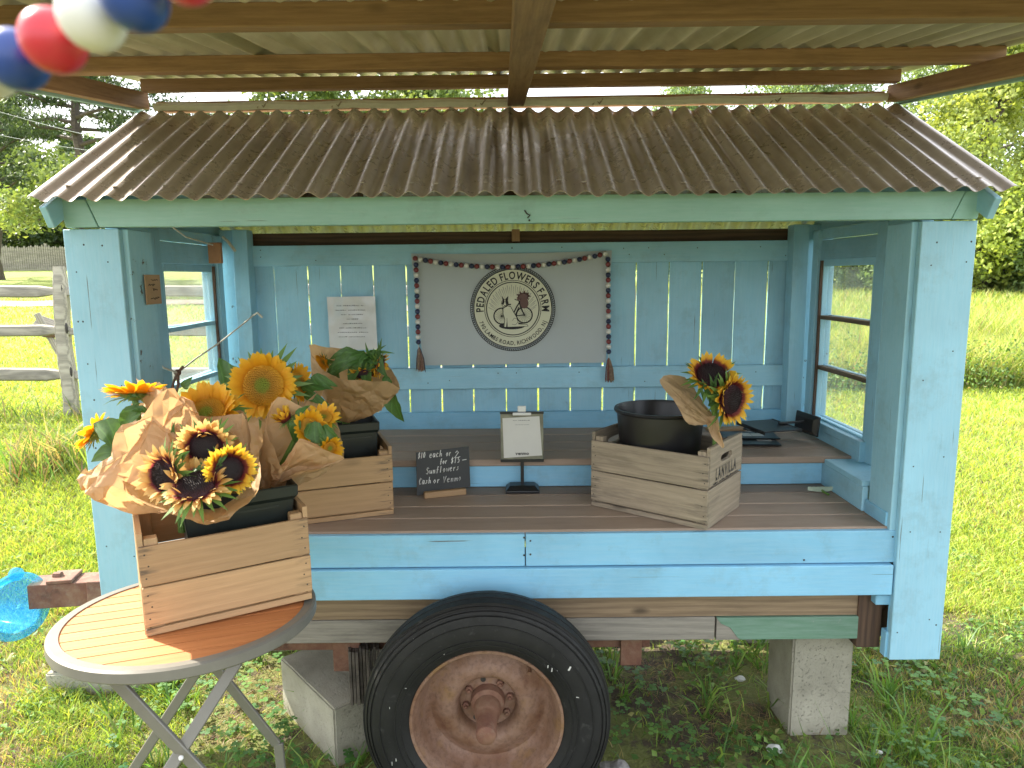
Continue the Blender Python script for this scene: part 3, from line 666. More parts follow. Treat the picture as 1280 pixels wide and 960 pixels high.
for (X0, X1, lab) in ((XL, XL+.155, None), (XR-.157, XR, None)):
    # corner post: board on the front over a boxed post
    sgn = -1 if X0 < 0 else 1; inner = X1 if sgn < 0 else X0; xc = (X0+X1)/2
    board('corner_board', (xc+.002, 2.039, .39 if sgn > 0 else .36), (xc, 2.039, 1.722), .157, .02, (0, -1, 0), m_blue, S)
    board('corner_post', (inner-sgn*(-.0), 2.118, .80 if sgn > 0 else .46), (inner, 2.118, 1.722), .135, .03, (1, 0, 0), m_blueold if sgn < 0 else m_blue, S)
    board('corner_board', (X0+.01 if sgn < 0 else X1-.01, 2.13, .40), (X0+.01 if sgn < 0 else X1-.01, 2.13, 1.722), .155, .019, (1, 0, 0), m_blue, S)
    board('inner_post', (xc+sgn*.015, 2.13, .30 if sgn < 0 else .395), (xc+sgn*.015, 2.13, 1.725), .10, .10, (0, 1, 0), m_dklumber, S)
    board('corner_board', (xc, 2.196, .5), (xc, 2.196, 1.722), .15, .016, (0, 1, 0), m_blueold, S)
board('corner_block', (1.178, 2.045, .43), (1.178, 2.045, .615), .028, .03, (0, 1, 0), m_bluef, S)
board('corner_block', (1.171, 2.06, .39), (1.171, 2.06, .475), .03, .03, (0, 1, 0), m_bluef, S)
board('trim_block', (1.122, 2.07, .575), (1.168, 2.07, .575), .032, .03, (0, 1, 0), m_bluef, S)
# nails and screws in the blue boards
m = MB()
for (u, v, Y) in [(105, 306, 2.03), (128, 307, 2.03), (98, 402, 2.03), (104, 402, 2.03), (118, 500, 2.03), (120, 560, 2.03), (1171, 303, 2.03), (1214, 302, 2.03), (1170, 781, 2.03), (655, 672, 2.045), (655, 694, 2.045), (663, 676, 2.045), (663, 693, 2.045), (558, 734, 2.045), (676, 731, 2.045), (1116, 671, 2.045), (640, 310, 3.03), (1005, 700, 2.045)]:
    p = at(u, v, Y); m.ball((p.x, Y-.0005, p.z), .0032, 7, 4, (1, .4, 1))
for i in range(17):
    for zz in (1.66, 1.69, 1.13, 1.155):
        if random.random() < .45: m.ball((-1.155+i*.1415+random.uniform(.03, .11), 3.0325, zz+random.uniform(-.01, .01)), .0024, 6, 4, (1, .4, 1))
for s_ in (-1, 1):
    for zz in (.5, .75, 1.0, 1.3, 1.6):
        for dx in (-.05, .045): m.ball(((XL+.078 if s_ < 0 else XR-.078)+dx+random.uniform(-.01, .01), 2.0285, zz+random.uniform(-.06, .06)), .0022, 6, 4, (1, .4, 1))
m.build('nail_heads', m_nail, S, smooth=True)
# front fascia boards of the shelf
board('fascia_board', (-1.10, 2.056, .752), (.034, 2.056, .752), .102, .02, (0, -1, 0), m_bluef, S)
board('fascia_board', (.037, 2.056, .752), (1.165, 2.056, .753), .102, .02, (0, -1, 0), m_bluef, S)
board('fascia_board', (-1.10, 2.048, .649), (1.158, 2.048, .650), .096, .03, (0, -1, 0), m_bluef, S)
# floor frame
board('floor_joist', (-1.08, 2.115, .553), (1.09, 2.115, .553), .094, .038, (0, -1, 0), m_beam, S)
board('floor_joist', (-1.13, 2.11, .467), (.637, 2.11, .467), .076, .036, (0, -1, 0), m_greywood, S)
g1 = MB(); prism(g1, [(.64, .505), (1.09, .505), (1.09, .430), (.72, .430), (.71, .436), (.685, .47), (.655, .485)], 2.088, 2.128); g1.build('floor_joist', m_greenpaint, S, bevel=.001)
g1 = MB(); prism(g1, [(.642, .503), (.654, .487), (.684, .472), (.709, .437), (.719, .429), (.642, .429)], 2.09, 2.128); g1.build('bare_patch', m_greywood, S)
for X in (1.125,): board('joist_end', (X, 2.13, .40), (X, 2.13, .60), .075, .085, (0, -1, 0), m_dklumber, S)
for Y in (2.5, 2.98): board('floor_joist', (-1.2, Y, .50), (1.25, Y, .50), .15, .038, (0, -1, 0), m_dklumber, S)
for X in (-1.15, -.72, -.3, .1, .52, .92, 1.2): board('floor_joist', (X, 2.15, .535), (X, 2.96, .535), .08, .036, (1, 0, 0), m_dklumber, S)
# deck boards: lower shelf (4) and bench (4)
def deck(y0, y1, n, z, x0, x1):
    d = (y1-y0)/n
    for i in range(n): board('deck_board', (x0, y0+d*(i+.5), z-.0125), (x1, y0+d*(i+.5), z-.0125), d-.005, .025, (0, 0, 1), m_deck, S, bev=.003)
deck(2.062, 2.53, 4, .81, -1.13, 1.17)
deck(2.492, 3.03, 4, .919, -1.22, 1.27)
board('riser_board', (-1.13, 2.52, .8525), (1.15, 2.52, .8525), .081, .02, (0, -1, 0), m_bluef, S)
for X in (-.9, -.3, .3, .9): board('bench_bearer', (X, 2.535, .85), (X, 3.0, .85), .075, .036, (1, 0, 0), m_dklumber, S)
# back wall
for i in range(18):
    X0 = -1.155+i*.1415; gap = .0075 if i not in (1, 7) else .003
    z0, z1 = .70, 1.70
    if X0 > 1.26: break
    b = board('wall_plank', (X0+.0675, 3.068, z0), (X0+.0675+random.uniform(-.002, .002), 3.068, z1), .1415-gap*random.uniform(.7, 1.2), .016, (0, -1, 0), m_blue, S, bev=.0015)
board('wall_rail', (-1.10, 3.045, 1.673), (1.19, 3.045, 1.676), .086, .024, (0, -1, 0), m_blue, S)
board('wall_rail', (-1.10, 3.045, 1.14), (1.19, 3.045, 1.142), .092, .024, (0, -1, 0), m_blue, S)
board('wall_rail', (-1.20, 3.045, .952), (1.27, 3.045, .952), .078, .024, (0, -1, 0), m_bluef, S)
board('back_plate', (-1.23, 3.085, 1.738), (1.29, 3.085, 1.738), .062, .04, (0, -1, 0), m_dklumber, S)
board('plate_block', (.022, 3.05, 1.725), (.022, 3.05, 1.775), .035, .03, (0, -1, 0), m_lumber, S)
# back corner posts
for sgn, X in ((-1, -1.123), (1, 1.207)):
    board('back_post', (X+sgn*.006, 3.01, .92), (X, 3.01, 1.78), .062 if sgn < 0 else .066, .07, (0, -1, 0), m_blue, S)
    board('back_post', (X+sgn*.065, 3.02, .92), (X+sgn*.062, 3.02, 1.78), .06, .05, (0, -1, 0), m_blueold, S)
    board('post_block', (X-sgn*.02, 2.985, .93), (X-sgn*.075, 2.985, .93), .022, .03, (0, 0, 1), m_bluef, S)
# side walls with their windows
for sgn, XI, XO in ((-1, -1.20, XL+.01), (1, 1.255, XR-.01)):
    xm = (XI+XO)/2
    board('wall_stud', (XI+sgn*.02, 2.425, .80), (XI+sgn*.02, 2.425, 1.75), .065, .04, (1, 0, 0), m_blue, S)
    board('wall_stud', (XI+sgn*.02, 2.925, .92), (XI+sgn*.02, 2.925, 1.75), .05, .06, (1, 0, 0), m_blue, S)
    board('wall_header', (XI+sgn*.018, 2.445, 1.672), (XI+sgn*.018, 2.895, 1.672), .075, .03, (1, 0, 0), m_blue, S)
    board('wall_header', (XI+sgn*.025, 2.21, 1.735), (XI+sgn*.025, 3.0, 1.735), .04, .04, (1, 0, 0), m_blue, S)
    board('wall_header', (XO-sgn*.012, 2.21, 1.695), (XO-sgn*.012, 2.4, 1.695), .07, .02, (1, 0, 0), m_blue, S)
    board('window_ledge', (XI+sgn*.005, 2.44, .935), (XI+sgn*.005, 3.0, .935), .10, .05, (1, 0, 0), m_blue, S)
    # outer gable and lower cladding
    mb = MB(); vs = [(2.06, 1.76), (2.58, 2.10), (3.1, 1.76)]
    mb.add([(XO, y, z) for y, z in vs]+[(XO-sgn*.015, y, z) for y, z in vs], [(0, 1, 2), (5, 4, 3), (0, 3, 4, 1), (1, 4, 5, 2), (2, 5, 3, 0)]); mb.build('gable_panel', m_blue, S)
    for j in range(6):
        yy = 2.285+j*.137; board('side_plank', (XO-sgn*.008, yy, .5), (XO-sgn*.008, yy, .985 if j > 0 else .9), .134, .016, (1, 0, 0), m_blue, S)
    board('back_corner_board', (XO-sgn*.01, 3.045, .42), (XO-sgn*.01, 3.045, 1.76), .09, .02, (1, 0, 0), m_blue, S)
    # two sashes: the one seen from inside, and the outer one sticking out toward the front
    def sash(y0, y1, z0, z1, X, parent_name, rows, st=.028, mat=m_blueold, bars=m_blueold):
        wn = board(parent_name, (X, y0+st/2, z0), (X, y0+st/2, z1), st, .022, (1, 0, 0), mat, S)
        board('sash_stile', (X, y1-st/2, z0), (X, y1-st/2, z1), st, .022, (1, 0, 0), mat, wn)
        board('sash_rail', (X, y0+st, z0+.014), (X, y1-st, z0+.014), .028, .021, (1, 0, 0), mat, wn)
        board('sash_rail', (X, y0+st, z1-.014), (X, y1-st, z1-.014), .028, .021, (1, 0, 0), mat, wn)
        hz = (z1-z0-.056)/rows
        for r in range(rows):
            a = z0+.028+hz*r; mb = MB(); mb.box((X+sgn*.002, (y0+y1)/2, a+hz/2), (.003, y1-y0-2*st+.004, hz-.012)); mb.build('pane', m_glass, wn)
            if r: board('muntin', (X-sgn*.003, y0+st, a), (X-sgn*.003, y1-st, a), .016, .018, (1, 0, 0), bars, wn, warp=.006)
    rot = wood('rotten_muntin_wood', (.20, .14, .08), (.07, .05, .035), .4) if sgn > 0 else m_blueold
    sash(2.46, 2.90, .965 if sgn > 0 else .965, 1.635, XI+sgn*.018, 'window', 3, .022, m_blueold if sgn < 0 else m_blue, rot)
    board('window_stop', (XI+sgn*.004, 2.885, .99), (XI+sgn*.004, 2.885, 1.63), .010, .012, (1, 0, 0), m_dklumber, S, warp=.003)
    sash(2.262, 2.93, .965, 1.637, XO-sgn*.006, 'outer_sash', 3, .034, m_blueold)
# ledge box on the right end of the lower shelf, stub on the left
for sgn, xa in ((1, 1.135), (-1, -1.12)):
    board('ledge_box', (xa+sgn*.01, 2.205, .852), (xa+sgn*.01, 2.508, .852), .082, .02, (1, 0, 0), m_blue, S)
    board('ledge_top', (xa+sgn*.065, 2.212, .902), (xa+sgn*.065, 2.49, .902), .13, .018, (0, 0, 1), m_blue, S)
board('ledge_box', (1.152, 2.068, .832), (1.152, 2.2, .832), .044, .022, (1, 0, 0), m_bluef, S)
# wheel
HX, HY, HZ, RT = -.082, 1.868, .311, .365
def ywheel(Mc): return Matrix.Translation((HX, HY, HZ)) @ Matrix.Rotation(rad(90), 4, 'X')     # local +Z -> toward the camera (-Y)
MW = ywheel(0)
wh = thing('wheel', None, None); wh.parent = S; wh.location = (0, 0, 0)
def make_wheel(parent, MW):
    m = MB(); prof = [(.220, .012), (.229, .022), (.252, .03), (.29, .033), (.318, .027), (.329, .0235), (.3305, .0175), (.333, .017), (.3345, .021), (.341, .0165), (.342, .010), (.3445, .009), (.346, .0125), (.351, .0065), (.3515, .0005), (.3535, -.0015)]
    tread = []; zz = -.001
    cr = lambda z: .362-1.6*(z+.045)**2*(1.0 if z > -.045 else 2.6)
    for k in range(4):
        tread += [(cr(zz), zz), (cr(zz-.024), zz-.024)]
        if k < 3: tread += [(cr(zz-.024)-.008, zz-.0252), (cr(zz-.024)-.008, zz-.0298)]
        zz -= .031
    back = [(.328, -.135), (.30, -.145), (.25, -.145), (.222, -.13), (.2175, -.12), (.2175, -.0)]
    m.lathe(prof+tread+back, 96, MW, close=True); ty = m.build('tyre', m_tyre, parent, smooth=True, sharp=30)
    rb = MB()
    for r_, z_ in ((.247, .0285), (.262, .0325), (.306, .0305)): rb.lathe([(r_-.0015, z_-.002), (r_-.0012, z_+.0022), (r_+.0012, z_+.0022), (r_+.0015, z_-.002)], 96, MW)
    rb.build('sidewall_rib', m_tyre, ty, smooth=True)
    sp = MB()
    for (u, v, s1, s2, a) in [(690, 838, .002, .008, .1), (685, 834, .002, .006, .1), (697, 840, .0015, .006, -.5), (712, 836, .004, .009, .5), (509, 804, .0012, .005, .4), (516, 803, .0015, .003, 0), (561, 758, .001, .003, 0), (507, 861, .004, .001, 0), (555, 819, .002, .002, 0), (600, 749, .003, .002, 0), (604, 756, .004, .001, .3), (722, 872, .006, .0015, .2), (487, 885, .001, .004, 0), (495, 950, .0015, .006, 0), (490, 955, .001, .008, 0)]:
        p = at(u, v, HY-.0335); rr = math.hypot(p.x-HX, p.z-HZ)
        if rr > .332: continue
        y = HY-np.interp(rr, [.226, .235, .255, .29, .315, .332], [.012, .022, .03, .033, .026, .014])-.0012
        sp.box((p.x, y, p.z), (s1*1.3, .0008, s2*1.5), Matrix.Rotation(a, 3, 'Y'))
    sp.build('paint_splashes', m_paper, ty)
    m = MB(); m.lathe([(.218, -.005), (.2245, .010), (.222, .018), (.214, .016), (.2105, .006), (.205, .000), (.198, -.030), (.190, -.058), (.182, -.074), (.172, -.082), (.160, -.078), (.140, -.062), (.120, -.054), (.104, -.056), (.093, -.064), (.086, -.078), (.084, -.098), (0, -.098), (0, -.125), (.20, -.125), (.205, -.125), (.216, -.125)], 96, MW, close=False)
    rim = m.build('rim', m_rim, parent, smooth=True, sharp=50)
    m = MB(); m.lathe([(.0, .080), (.020, .080), (.0275, .075), (.030, .066), (.0295, -.005), (.032, -.012), (.037, -.022), (.040, -.060), (.050, -.070), (.053, -.098)], 28, MW); m.build('hub', m_rust, rim, smooth=True, sharp=35)
    for k in range(8):
        a = k*math.pi/4+.2; n = MB(); r = .068
        if k in (2, 5): n.lathe([(.0085, -.0975), (.0085, -.0965), (0, -.0965)], 10, MW @ Matrix.Translation((r*math.cos(a), r*math.sin(a), 0))); n.build('bolt_hole', m_nail, rim)
        else: n.lathe([(.0115, -.098), (.0115, -.087), (.009, -.085), (.0055, -.085), (.005, -.078), (0, -.078)], 6, MW @ Matrix.Translation((r*math.cos(a), r*math.sin(a), 0))); n.build('lug_nut', m_rust, rim)
    n = MB(); n.tube([MW @ Vector((.128, .128, -.075)), MW @ Vector((.124, .124, -.03))], .006, 8); n.build('valve_stem', m_rim, rim, smooth=True)
make_wheel(wh, MW)
o = MB(); o.lathe([(.2, 0), (.34, .0), (.355, -.03), (.355, -.14), (.34, -.17), (.2, -.17)], 48, Matrix.Translation((HX, 3.15, HZ)) @ Matrix.Rotation(rad(90), 4, 'X'), close=True); o.build('tyre', m_tyre, S, smooth=True)
m = MB(); m.tube([(HX, 1.98, HZ), (HX, 3.2, HZ)], .032, 12); m.build('axle', m_rust, S, smooth=True)
for Y in (2.2, 2.9):
    board('trailer_rail', (-1.25, Y, .385), (.45, Y, .385), .06, .035, (0, 1, 0), m_rust, S)
    for k in range(4): board('leaf_spring', (HX-.3+k*.05, Y+.05, .36-k*.009), (HX+.3-k*.05, Y+.05, .36-k*.009), .045, .008, (0, 0, 1), m_rust, S)
board('spring_hanger', (.385, 2.17, .30), (.385, 2.17, .425), .07, .012, (0, 1, 0), m_rust, S)
board('spring_hanger', (.44, 2.18, .41), (.30, 2.18, .41), .03, .03, (0, 1, 0), m_rust, S)
board('spring_hanger', (-.55, 2.17, .30), (-.55, 2.17, .425), .09, .05, (0, 1, 0), m_rust, S)
for X in (-.9, .0, .8): board('cross_member', (X, 2.2, .40), (X, 2.9, .40), .05, .05, (0, 0, 1), m_rust, S)
# tongue sticking out to the left
tg = board('tongue', (-1.66, 2.30, .515), (-1.0, 2.42, .50), .09, .085, (0, 0, 1), m_rust, S)
board('tongue_bracket', (-1.60, 2.31, .563), (-1.52, 2.325, .562), .095, .012, (0, 0, 1), m_rust, S); board('tongue_plate', (-1.45, 2.26, .53), (-1.22, 2.30, .52), .08, .012, (0, 1, 0), m_rust, S)
m = MB(); m.tube([(-1.59, 2.31, .572), (-1.565, 2.31, .572)], .012, 8); m.build('tongue_bolt', m_rust, S, smooth=True)
# awning propped over the stand
AW = lambda y: 2.148+(y-2.07)*.147           # underside of the purlins' line
TAN = .147; an = Vector((0, -TAN, 1)).normalized()
for (Y, x0, x1, wd, mt) in ((2.56, -1.265, 1.345, .040, m_lumber), (2.09, -1.33, 1.385, .042, m_lumber), (1.47, -1.33, 1.385, .045, m_lumber), (.85, -1.33, 1.385, .045, m_lumber)):
    z = AW(Y)+wd/2; board('awning_purlin', (x0, Y, z), (x1, Y, z+.008), wd, .036, (0, -1, 0), mt, S)
for X in (-1.285, 1.345):
    mm = board('awning_rafter', (X, 2.60, 2.20), (X, .5, 2.20-2.1*.13), .055, .036, (1, 0, 0), m_lumber, S)
    sgn = -1 if X < 0 else 1
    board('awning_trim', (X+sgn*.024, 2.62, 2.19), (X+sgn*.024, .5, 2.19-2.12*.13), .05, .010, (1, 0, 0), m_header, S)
board('awning_brace', (.022, 2.60, 2.185), (.038, .85, AW(.85)-.030), .058, .03, (0, 0, 1), m_lumber, S)
ed = [-1.36, -.70, -.05, .62, 1.40]
for i in range(4):
    pf = [(2.70-2.15*k/8, AW(2.70-2.15*k/8)+.058+.002*(i % 2)) for k in range(9)]
    corrugated('awning_sheet', ed[i]-.01, ed[i+1]+.025, pf, m_awn, amp=.0115)
for X in (-1.30, 1.36):                        # props that hold the awning up, outside the frame
    board('awning_prop', (X*1.03, .55, 0.02), (X*1.01, .55, 1.95), .06, .04, (0, 1, 0), m_lumber, S)
# little things fixed to the stand
o = MB(); o.tube([(-1.075, 2.2, 1.772), (-1.13, 2.5, 1.725), (-1.16, 2.8, 1.71)], .0028, 6); o.build('twine', m_twine, S, smooth=True)
board('hanging_block', (-1.155, 2.80, 1.64), (-1.155, 2.80, 1.72), .05, .02, (0, -1, 0), m_orange, S)
p = [at(222, 466, 2.42), at(245, 448, 2.6), at(275, 428, 2.75), at(300, 408, 2.87), at(317, 394, 2.96)]
o = MB(); o.tube(p, .0032, 6); o.tube([at(195, 452, 2.2), at(205, 460, 2.3), p[0]], .0032, 6); o.tube([p[-1], at(322, 391, 2.955), at(328, 397, 2.955)], .0045, 6); o.build('twine', m_twine, S, smooth=True)
o = MB(); o.ball(tuple(at(222, 466, 2.42)), .012); o.tube([at(222, 466, 2.42), at(217, 478, 2.42), at(214, 492, 2.42)], [.006, .004, .006], 6); o.tube([at(222, 466, 2.42), at(223, 480, 2.42), at(219, 496, 2.42)], [.006, .005, .004], 6); o.tube([at(222, 466, 2.42), at(229, 458, 2.42)], .005, 6); o.build('twine_knot', m_rust, S, smooth=True)
o = MB(); o.lathe([(.008, -.004), (.014, -.004), (.014, .004), (.008, .004)], 14, Matrix.Translation(at(196, 455, 2.2)) @ Matrix.Rotation(rad(80), 4, 'Y'), close=True); o.build('iron_ring', m_rust, S, smooth=True)
o = MB(); o.tube([at(278, 296, 2.9), at(285, 302, 2.9), at(294, 314, 2.9)], .006, 6); o.build('cord_end', m_twine, S, smooth=True)

# ------------------------------------------------------------------ text
_gl = {}
def glyph(ch, bold):
    if (ch, bold) not in _gl:
        c = bpy.data.curves.new('g', 'FONT'); c.body = ch; c.size = 1; c.resolution_u = 3; c.offset = bold
        c.fill_mode = 'BOTH'; o = bpy.data.objects.new('g', c); COL.objects.link(o)
        me = bpy.data.meshes.new_from_object(o.evaluated_get(bpy.context.evaluated_depsgraph_get()))
        v = [tuple(p.co) for p in me.vertices]; f = [tuple(p.vertices) for p in me.polygons]
        xs = [p[0] for p in v] or [0, .25]
        _gl[(ch, bold)] = (v, f, min(xs), max(xs)); bpy.data.objects.remove(o); bpy.data.curves.remove(c)
    return _gl[(ch, bold)]
def text_line(m, s, size, fn, bold=0, sx=1., gap=.09):
    """fn(s along, h up) -> 3D point; text centred on s = 0"""
    x = 0; pos = []
    for ch in s:
        if ch == ' ': x += .32*sx; continue
        v, f, a, b = glyph(ch, bold); pos.append((x, v, f, a)); x += (b-a)*sx+gap
    W_ = x-gap
    for (x0, v, f, a) in pos: m.add([fn(((x0+(p[0]-a)*sx)-W_/2)*size, p[1]*size) for p in v], f)
def arc_text(m, s, cx, cz, R, size, a_mid, dirn, y, bold=0, sx=1., gap=.1, flip=1, span=None):
    if span:
        w0 = sum((.32 if c == ' ' else glyph(c, bold)[3]-glyph(c, bold)[2]) for c in s)*size; w1 = sum(c != ' ' for c in s)*gap*size
        sx = (R*span-w1)/w0
    def fn(d, h):
        a = a_mid-d/R*dirn; r = R+h*flip
        return (cx+r*math.cos(a), y, cz+r*math.sin(a))
    text_line(m, s, size, fn, bold, sx, gap)
def scribble(m, x0, x1, z, h, y, seed, fx=lambda x, z, y: (x, y, z), n=None, wd=.12):
    r = random.Random(seed); x = x0
    while x < x1:
        w_ = r.uniform(.6, 1.6)*h; 
        if r.random() < .85:
            hh = h*r.uniform(.5, 1); m.add([fx(x, z, y), fx(x+w_*.75, z, y), fx(x+w_*.75, z+hh*.6, y), fx(x, z+hh*.6, y)], [(0, 1, 2, 3)])
        x += w_

# ------------------------------------------------------------------ banner with emblem
bn = thing('banner', 'grey cloth farm banner with round cream emblem pinned to the back wall', 'banner', (.004, 3.03, 1.44))
bc = Vector((.004, 3.03, 1.44))
def banner_pt(a, b):                # a,b in 0..1 from top left
    tl, tr, bl, br = at(514, 317, 3.02), at(765, 313, 3.02), at(529, 457, 3.02), at(757, 453, 3.02)
    p = (tl*(1-a)+tr*a)*(1-b)+(bl*(1-a)+br*a)*b; p.z -= .006*math.sin(math.pi*a)*(1-b)
    p.y = 3.022+.004*math.sin(a*9+b*2)+.003*math.sin(a*23-b*5)*(b)-.006*math.exp(-((a-.06)**2+(b-.05)**2)*60)+.006*math.sin(4*(a-.1)-b*3.5)*math.exp(-((a-b*.6)**2)*18)
    return p-bc
vs = [banner_pt(i/60, j/36) for j in range(37) for i in range(61)]; fs = [(j*61+i, j*61+i+1, (j+1)*61+i+1, (j+1)*61+i) for j in range(36) for i in range(60)]
vs2 = [v+Vector((0, .0012, 0)) for v in vs]; mb = MB(); mb.add(vs, fs); mb.add(vs2, [f[::-1] for f in fs]); mb.build('cloth', m_banner, bn, smooth=True)
EC = at(641, 386, 3.0)-bc; ER = .181
def ring(m, r0, r1, y, n=96, c=(0, 0)):
    vs = []
    for k in range(n):
        a = 2*math.pi*k/n; vs += [(EC.x+c[0]+r0*math.cos(a), y, EC.z+c[1]+r0*math.sin(a)), (EC.x+c[0]+r1*math.cos(a), y, EC.z+c[1]+r1*math.sin(a))]
    m.add(vs, [(2*k, 2*k+1, (2*k+3) % (2*n), (2*k+2) % (2*n)) for k in range(n)])
YB = -.0215                      # printed layers lie just proud of the cloth
def poly(m, pts, y, s=1): m.add([(EC.x+p[0]*s, y, EC.z+p[1]*s) for p in pts], [tuple(range(len(pts)))])
def disc2(m, cx, cz, rx, rz, y, n=24, rot=0): poly(m, [(cx+rx*math.cos(2*math.pi*k/n)*math.cos(rot)-rz*math.sin(2*math.pi*k/n)*math.sin(rot), cz+rx*math.cos(2*math.pi*k/n)*math.sin(rot)+rz*math.sin(2*math.pi*k/n)*math.cos(rot)) for k in range(n)], y)
def stroke(m, pts, wd, y):
    for a, b in zip(pts[:-1], pts[1:]):
        d = Vector((b[0]-a[0], b[1]-a[1])); L = d.length or 1e-6; nrm = Vector((-d.y, d.x))/L*wd/2; e = d/L*wd*.3
        poly(m, [(a[0]-e.x+nrm.x, a[1]-e.y+nrm.y), (b[0]+e.x+nrm.x, b[1]+e.y+nrm.y), (b[0]+e.x-nrm.x, b[1]+e.y-nrm.y), (a[0]-e.x-nrm.x, a[1]-e.y-nrm.y)], y)
cr = MB(); ring(cr, 0, ER*.925, YB); cr.build('emblem_field', m_cream, bn)
ik = MB()
for r0, r1 in ((.985, 1.0), (.94, .95), (.905, .925), (.655, .668), (.605, .628)): ring(ik, ER*r0, ER*r1, YB-.0012)
for k in range(120):
    a = 2*math.pi*k/120; poly(ik, [(ER*.95*math.cos(a), ER*.95*math.sin(a)), (ER*.985*math.cos(a+.012), ER*.985*math.sin(a+.012)), (ER*.985*math.cos(a+.03), ER*.985*math.sin(a+.03)), (ER*.95*math.cos(a+.018), ER*.95*math.sin(a+.018))], YB-.0012)
arc_text(ik, 'PEDALED FLOWERS FARM', EC.x, EC.z, ER*.69, ER*.245, math.pi/2, 1, YB-.0016, bold=.022, gap=.10, span=rad(192))
arc_text(ik, '790 LAMBS ROAD, RICHWOOD, NJ', EC.x, EC.z, ER*.855, ER*.135, -math.pi/2, -1, YB-.0016, bold=.014, gap=.12, flip=-1, span=rad(138))
# fix the lower line: letters must stand with their feet outward
e = ER
gy = MB()
for k in range(34):
    a = math.pi*(.02+.96*k/33); r1_ = .57 if k % 2 else .53; poly(gy, [(e*.36*math.cos(a), -.1*e+e*.36*math.sin(a)), (e*r1_*math.cos(a-.012), e*r1_*math.sin(a-.012)*.98), (e*r1_*math.cos(a+.012), e*r1_*math.sin(a+.012)*.98)], YB-.0012)
gy.build('emblem_rays', m_greyink, bn)
def wheel2(cx, cz, r):
    n = 32; vs = [(cx+r*math.cos(2*math.pi*k/n), cz+r*math.sin(2*math.pi*k/n)) for k in range(n+1)]; stroke(ik, vs, e*.028, YB-.0018)
    for k in range(20): a = 2*math.pi*k/20; stroke(ik, [(cx, cz), (cx+r*math.cos(a), cz+r*math.sin(a))], e*.004, YB-.0018)
    disc2(ik, cx, cz, e*.02, e*.02, YB-.0019, 10)
disc2(ik, -.02*e, -.40*e, .31*e, .085*e, YB-.0015)
wheel2(-.26*e, -.17*e, .185*e); wheel2(.27*e, -.15*e, .185*e)
stroke(ik, [(.02*e, -.17*e), (.25*e, -.15*e)], e*.025, YB-.002); stroke(ik, [(-.02*e, -.18*e), (.10*e, .06*e), (.17*e, .16*e)], e*.03, YB-.002); stroke(ik, [(.03*e, -.2*e), (.14*e, .03*e)], e*.022, YB-.002)
stroke(ik, [(.15*e, .18*e), (.19*e, .02*e), (.27*e, -.15*e)], e*.03, YB-.002); stroke(ik, [(.15*e, .18*e), (.05*e, .22*e)], e*.02, YB-.002); stroke(ik, [(-.12*e, .1*e), (-.05*e, .1*e)], e*.03, YB-.002)
ik.build('emblem_lettering', m_ink, bn)
br_ = MB(); disc2(br_, .27*e, .13*e, .10*e, .13*e, YB-.0022, 14, .1); disc2(br_, .25*e, .29*e, .135*e, .085*e, YB-.0021, 16, .2); disc2(br_, .15*e, .24*e, .07*e, .03*e, YB-.0022, 10, .8)
for q in range(9): disc2(br_, (.25+.13*math.cos(q*.7))*e, (.29+.09*math.sin(q*.7))*e, .04*e, .02*e, YB-.0021, 8, q*.7)
br_.build('emblem_basket', m_brownink, bn)
dg = MB()   # seated dog
poly(dg, [(-.14*e, .10*e), (-.08*e, .08*e), (-.01*e, -.03*e), (.07*e, -.17*e), (.11*e, -.27*e), (.13*e, -.36*e), (.33*e, -.37*e), (.36*e, -.41*e), (.20*e, -.42*e), (-.13*e, -.43*e), (-.14*e, -.28*e), (-.16*e, -.43*e), (-.22*e, -.43*e), (-.20*e, -.25*e), (-.23*e, -.12*e), (-.24*e, .0*e)], YB-.0026)
disc2(dg, -.185*e, .13*e, .075*e, .085*e, YB-.0026, 18); poly(dg, [(-.225*e, .2*e), (-.25*e, .29*e), (-.18*e, .21*e)], YB-.0026); poly(dg, [(-.145*e, .2*e), (-.11*e, .28*e), (-.115*e, .17*e)], YB-.0026); dg.build('emblem_dog', m_cream, bn)
dk_ = MB(); poly(dk_, [(-.26*e, .12*e), (-.235*e, .19*e), (-.26*e, .31*e), (-.205*e, .23*e), (-.19*e, .16*e), (-.225*e, .08*e)], YB-.003); poly(dk_, [(-.175*e, .16*e), (-.165*e, .235*e), (-.10*e, .30*e), (-.115*e, .19*e), (-.11*e, .11*e), (-.145*e, .07*e)], YB-.003)
disc2(dk_, -.185*e, .075*e, .018*e, .014*e, YB-.003, 8)
stroke(dk_, [(-.145*e, .08*e), (-.05*e, .05*e), (.03*e, -.1*e), (.10*e, -.22*e)], e*.014, YB-.003); stroke(dk_, [(-.01*e, -.28*e), (.03*e, -.22*e), (.09*e, -.23*e), (.12*e, -.31*e), (.06*e, -.38*e), (-.02*e, -.36*e)], e*.008, YB-.003)
stroke(dk_, [(-.23*e, .04*e), (-.23*e, -.12*e), (-.19*e, -.25*e), (-.21*e, -.42*e)], e*.014, YB-.003); stroke(dk_, [(-.14*e, -.22*e), (-.13*e, -.42*e)], e*.008, YB-.003); 
stroke(dk_, [(-.14*e, .07*e), (-.24*e, .0*e), (-.23*e, -.12*e)], e*.012, YB-.003); stroke(dk_, [(.13*e, -.36*e), (.33*e, -.37*e), (.36*e, -.41*e), (.20*e, -.42*e), (-.13*e, -.43*e), (-.22*e, -.43*e)], e*.010, YB-.003)
stroke(dk_, [(-.185*e+.08*e*math.cos(a*.3), .13*e+.09*e*math.sin(a*.3)) for a in range(22)], e*.009, YB-.003); dk_.build('emblem_dog_markings', m_ink, bn)

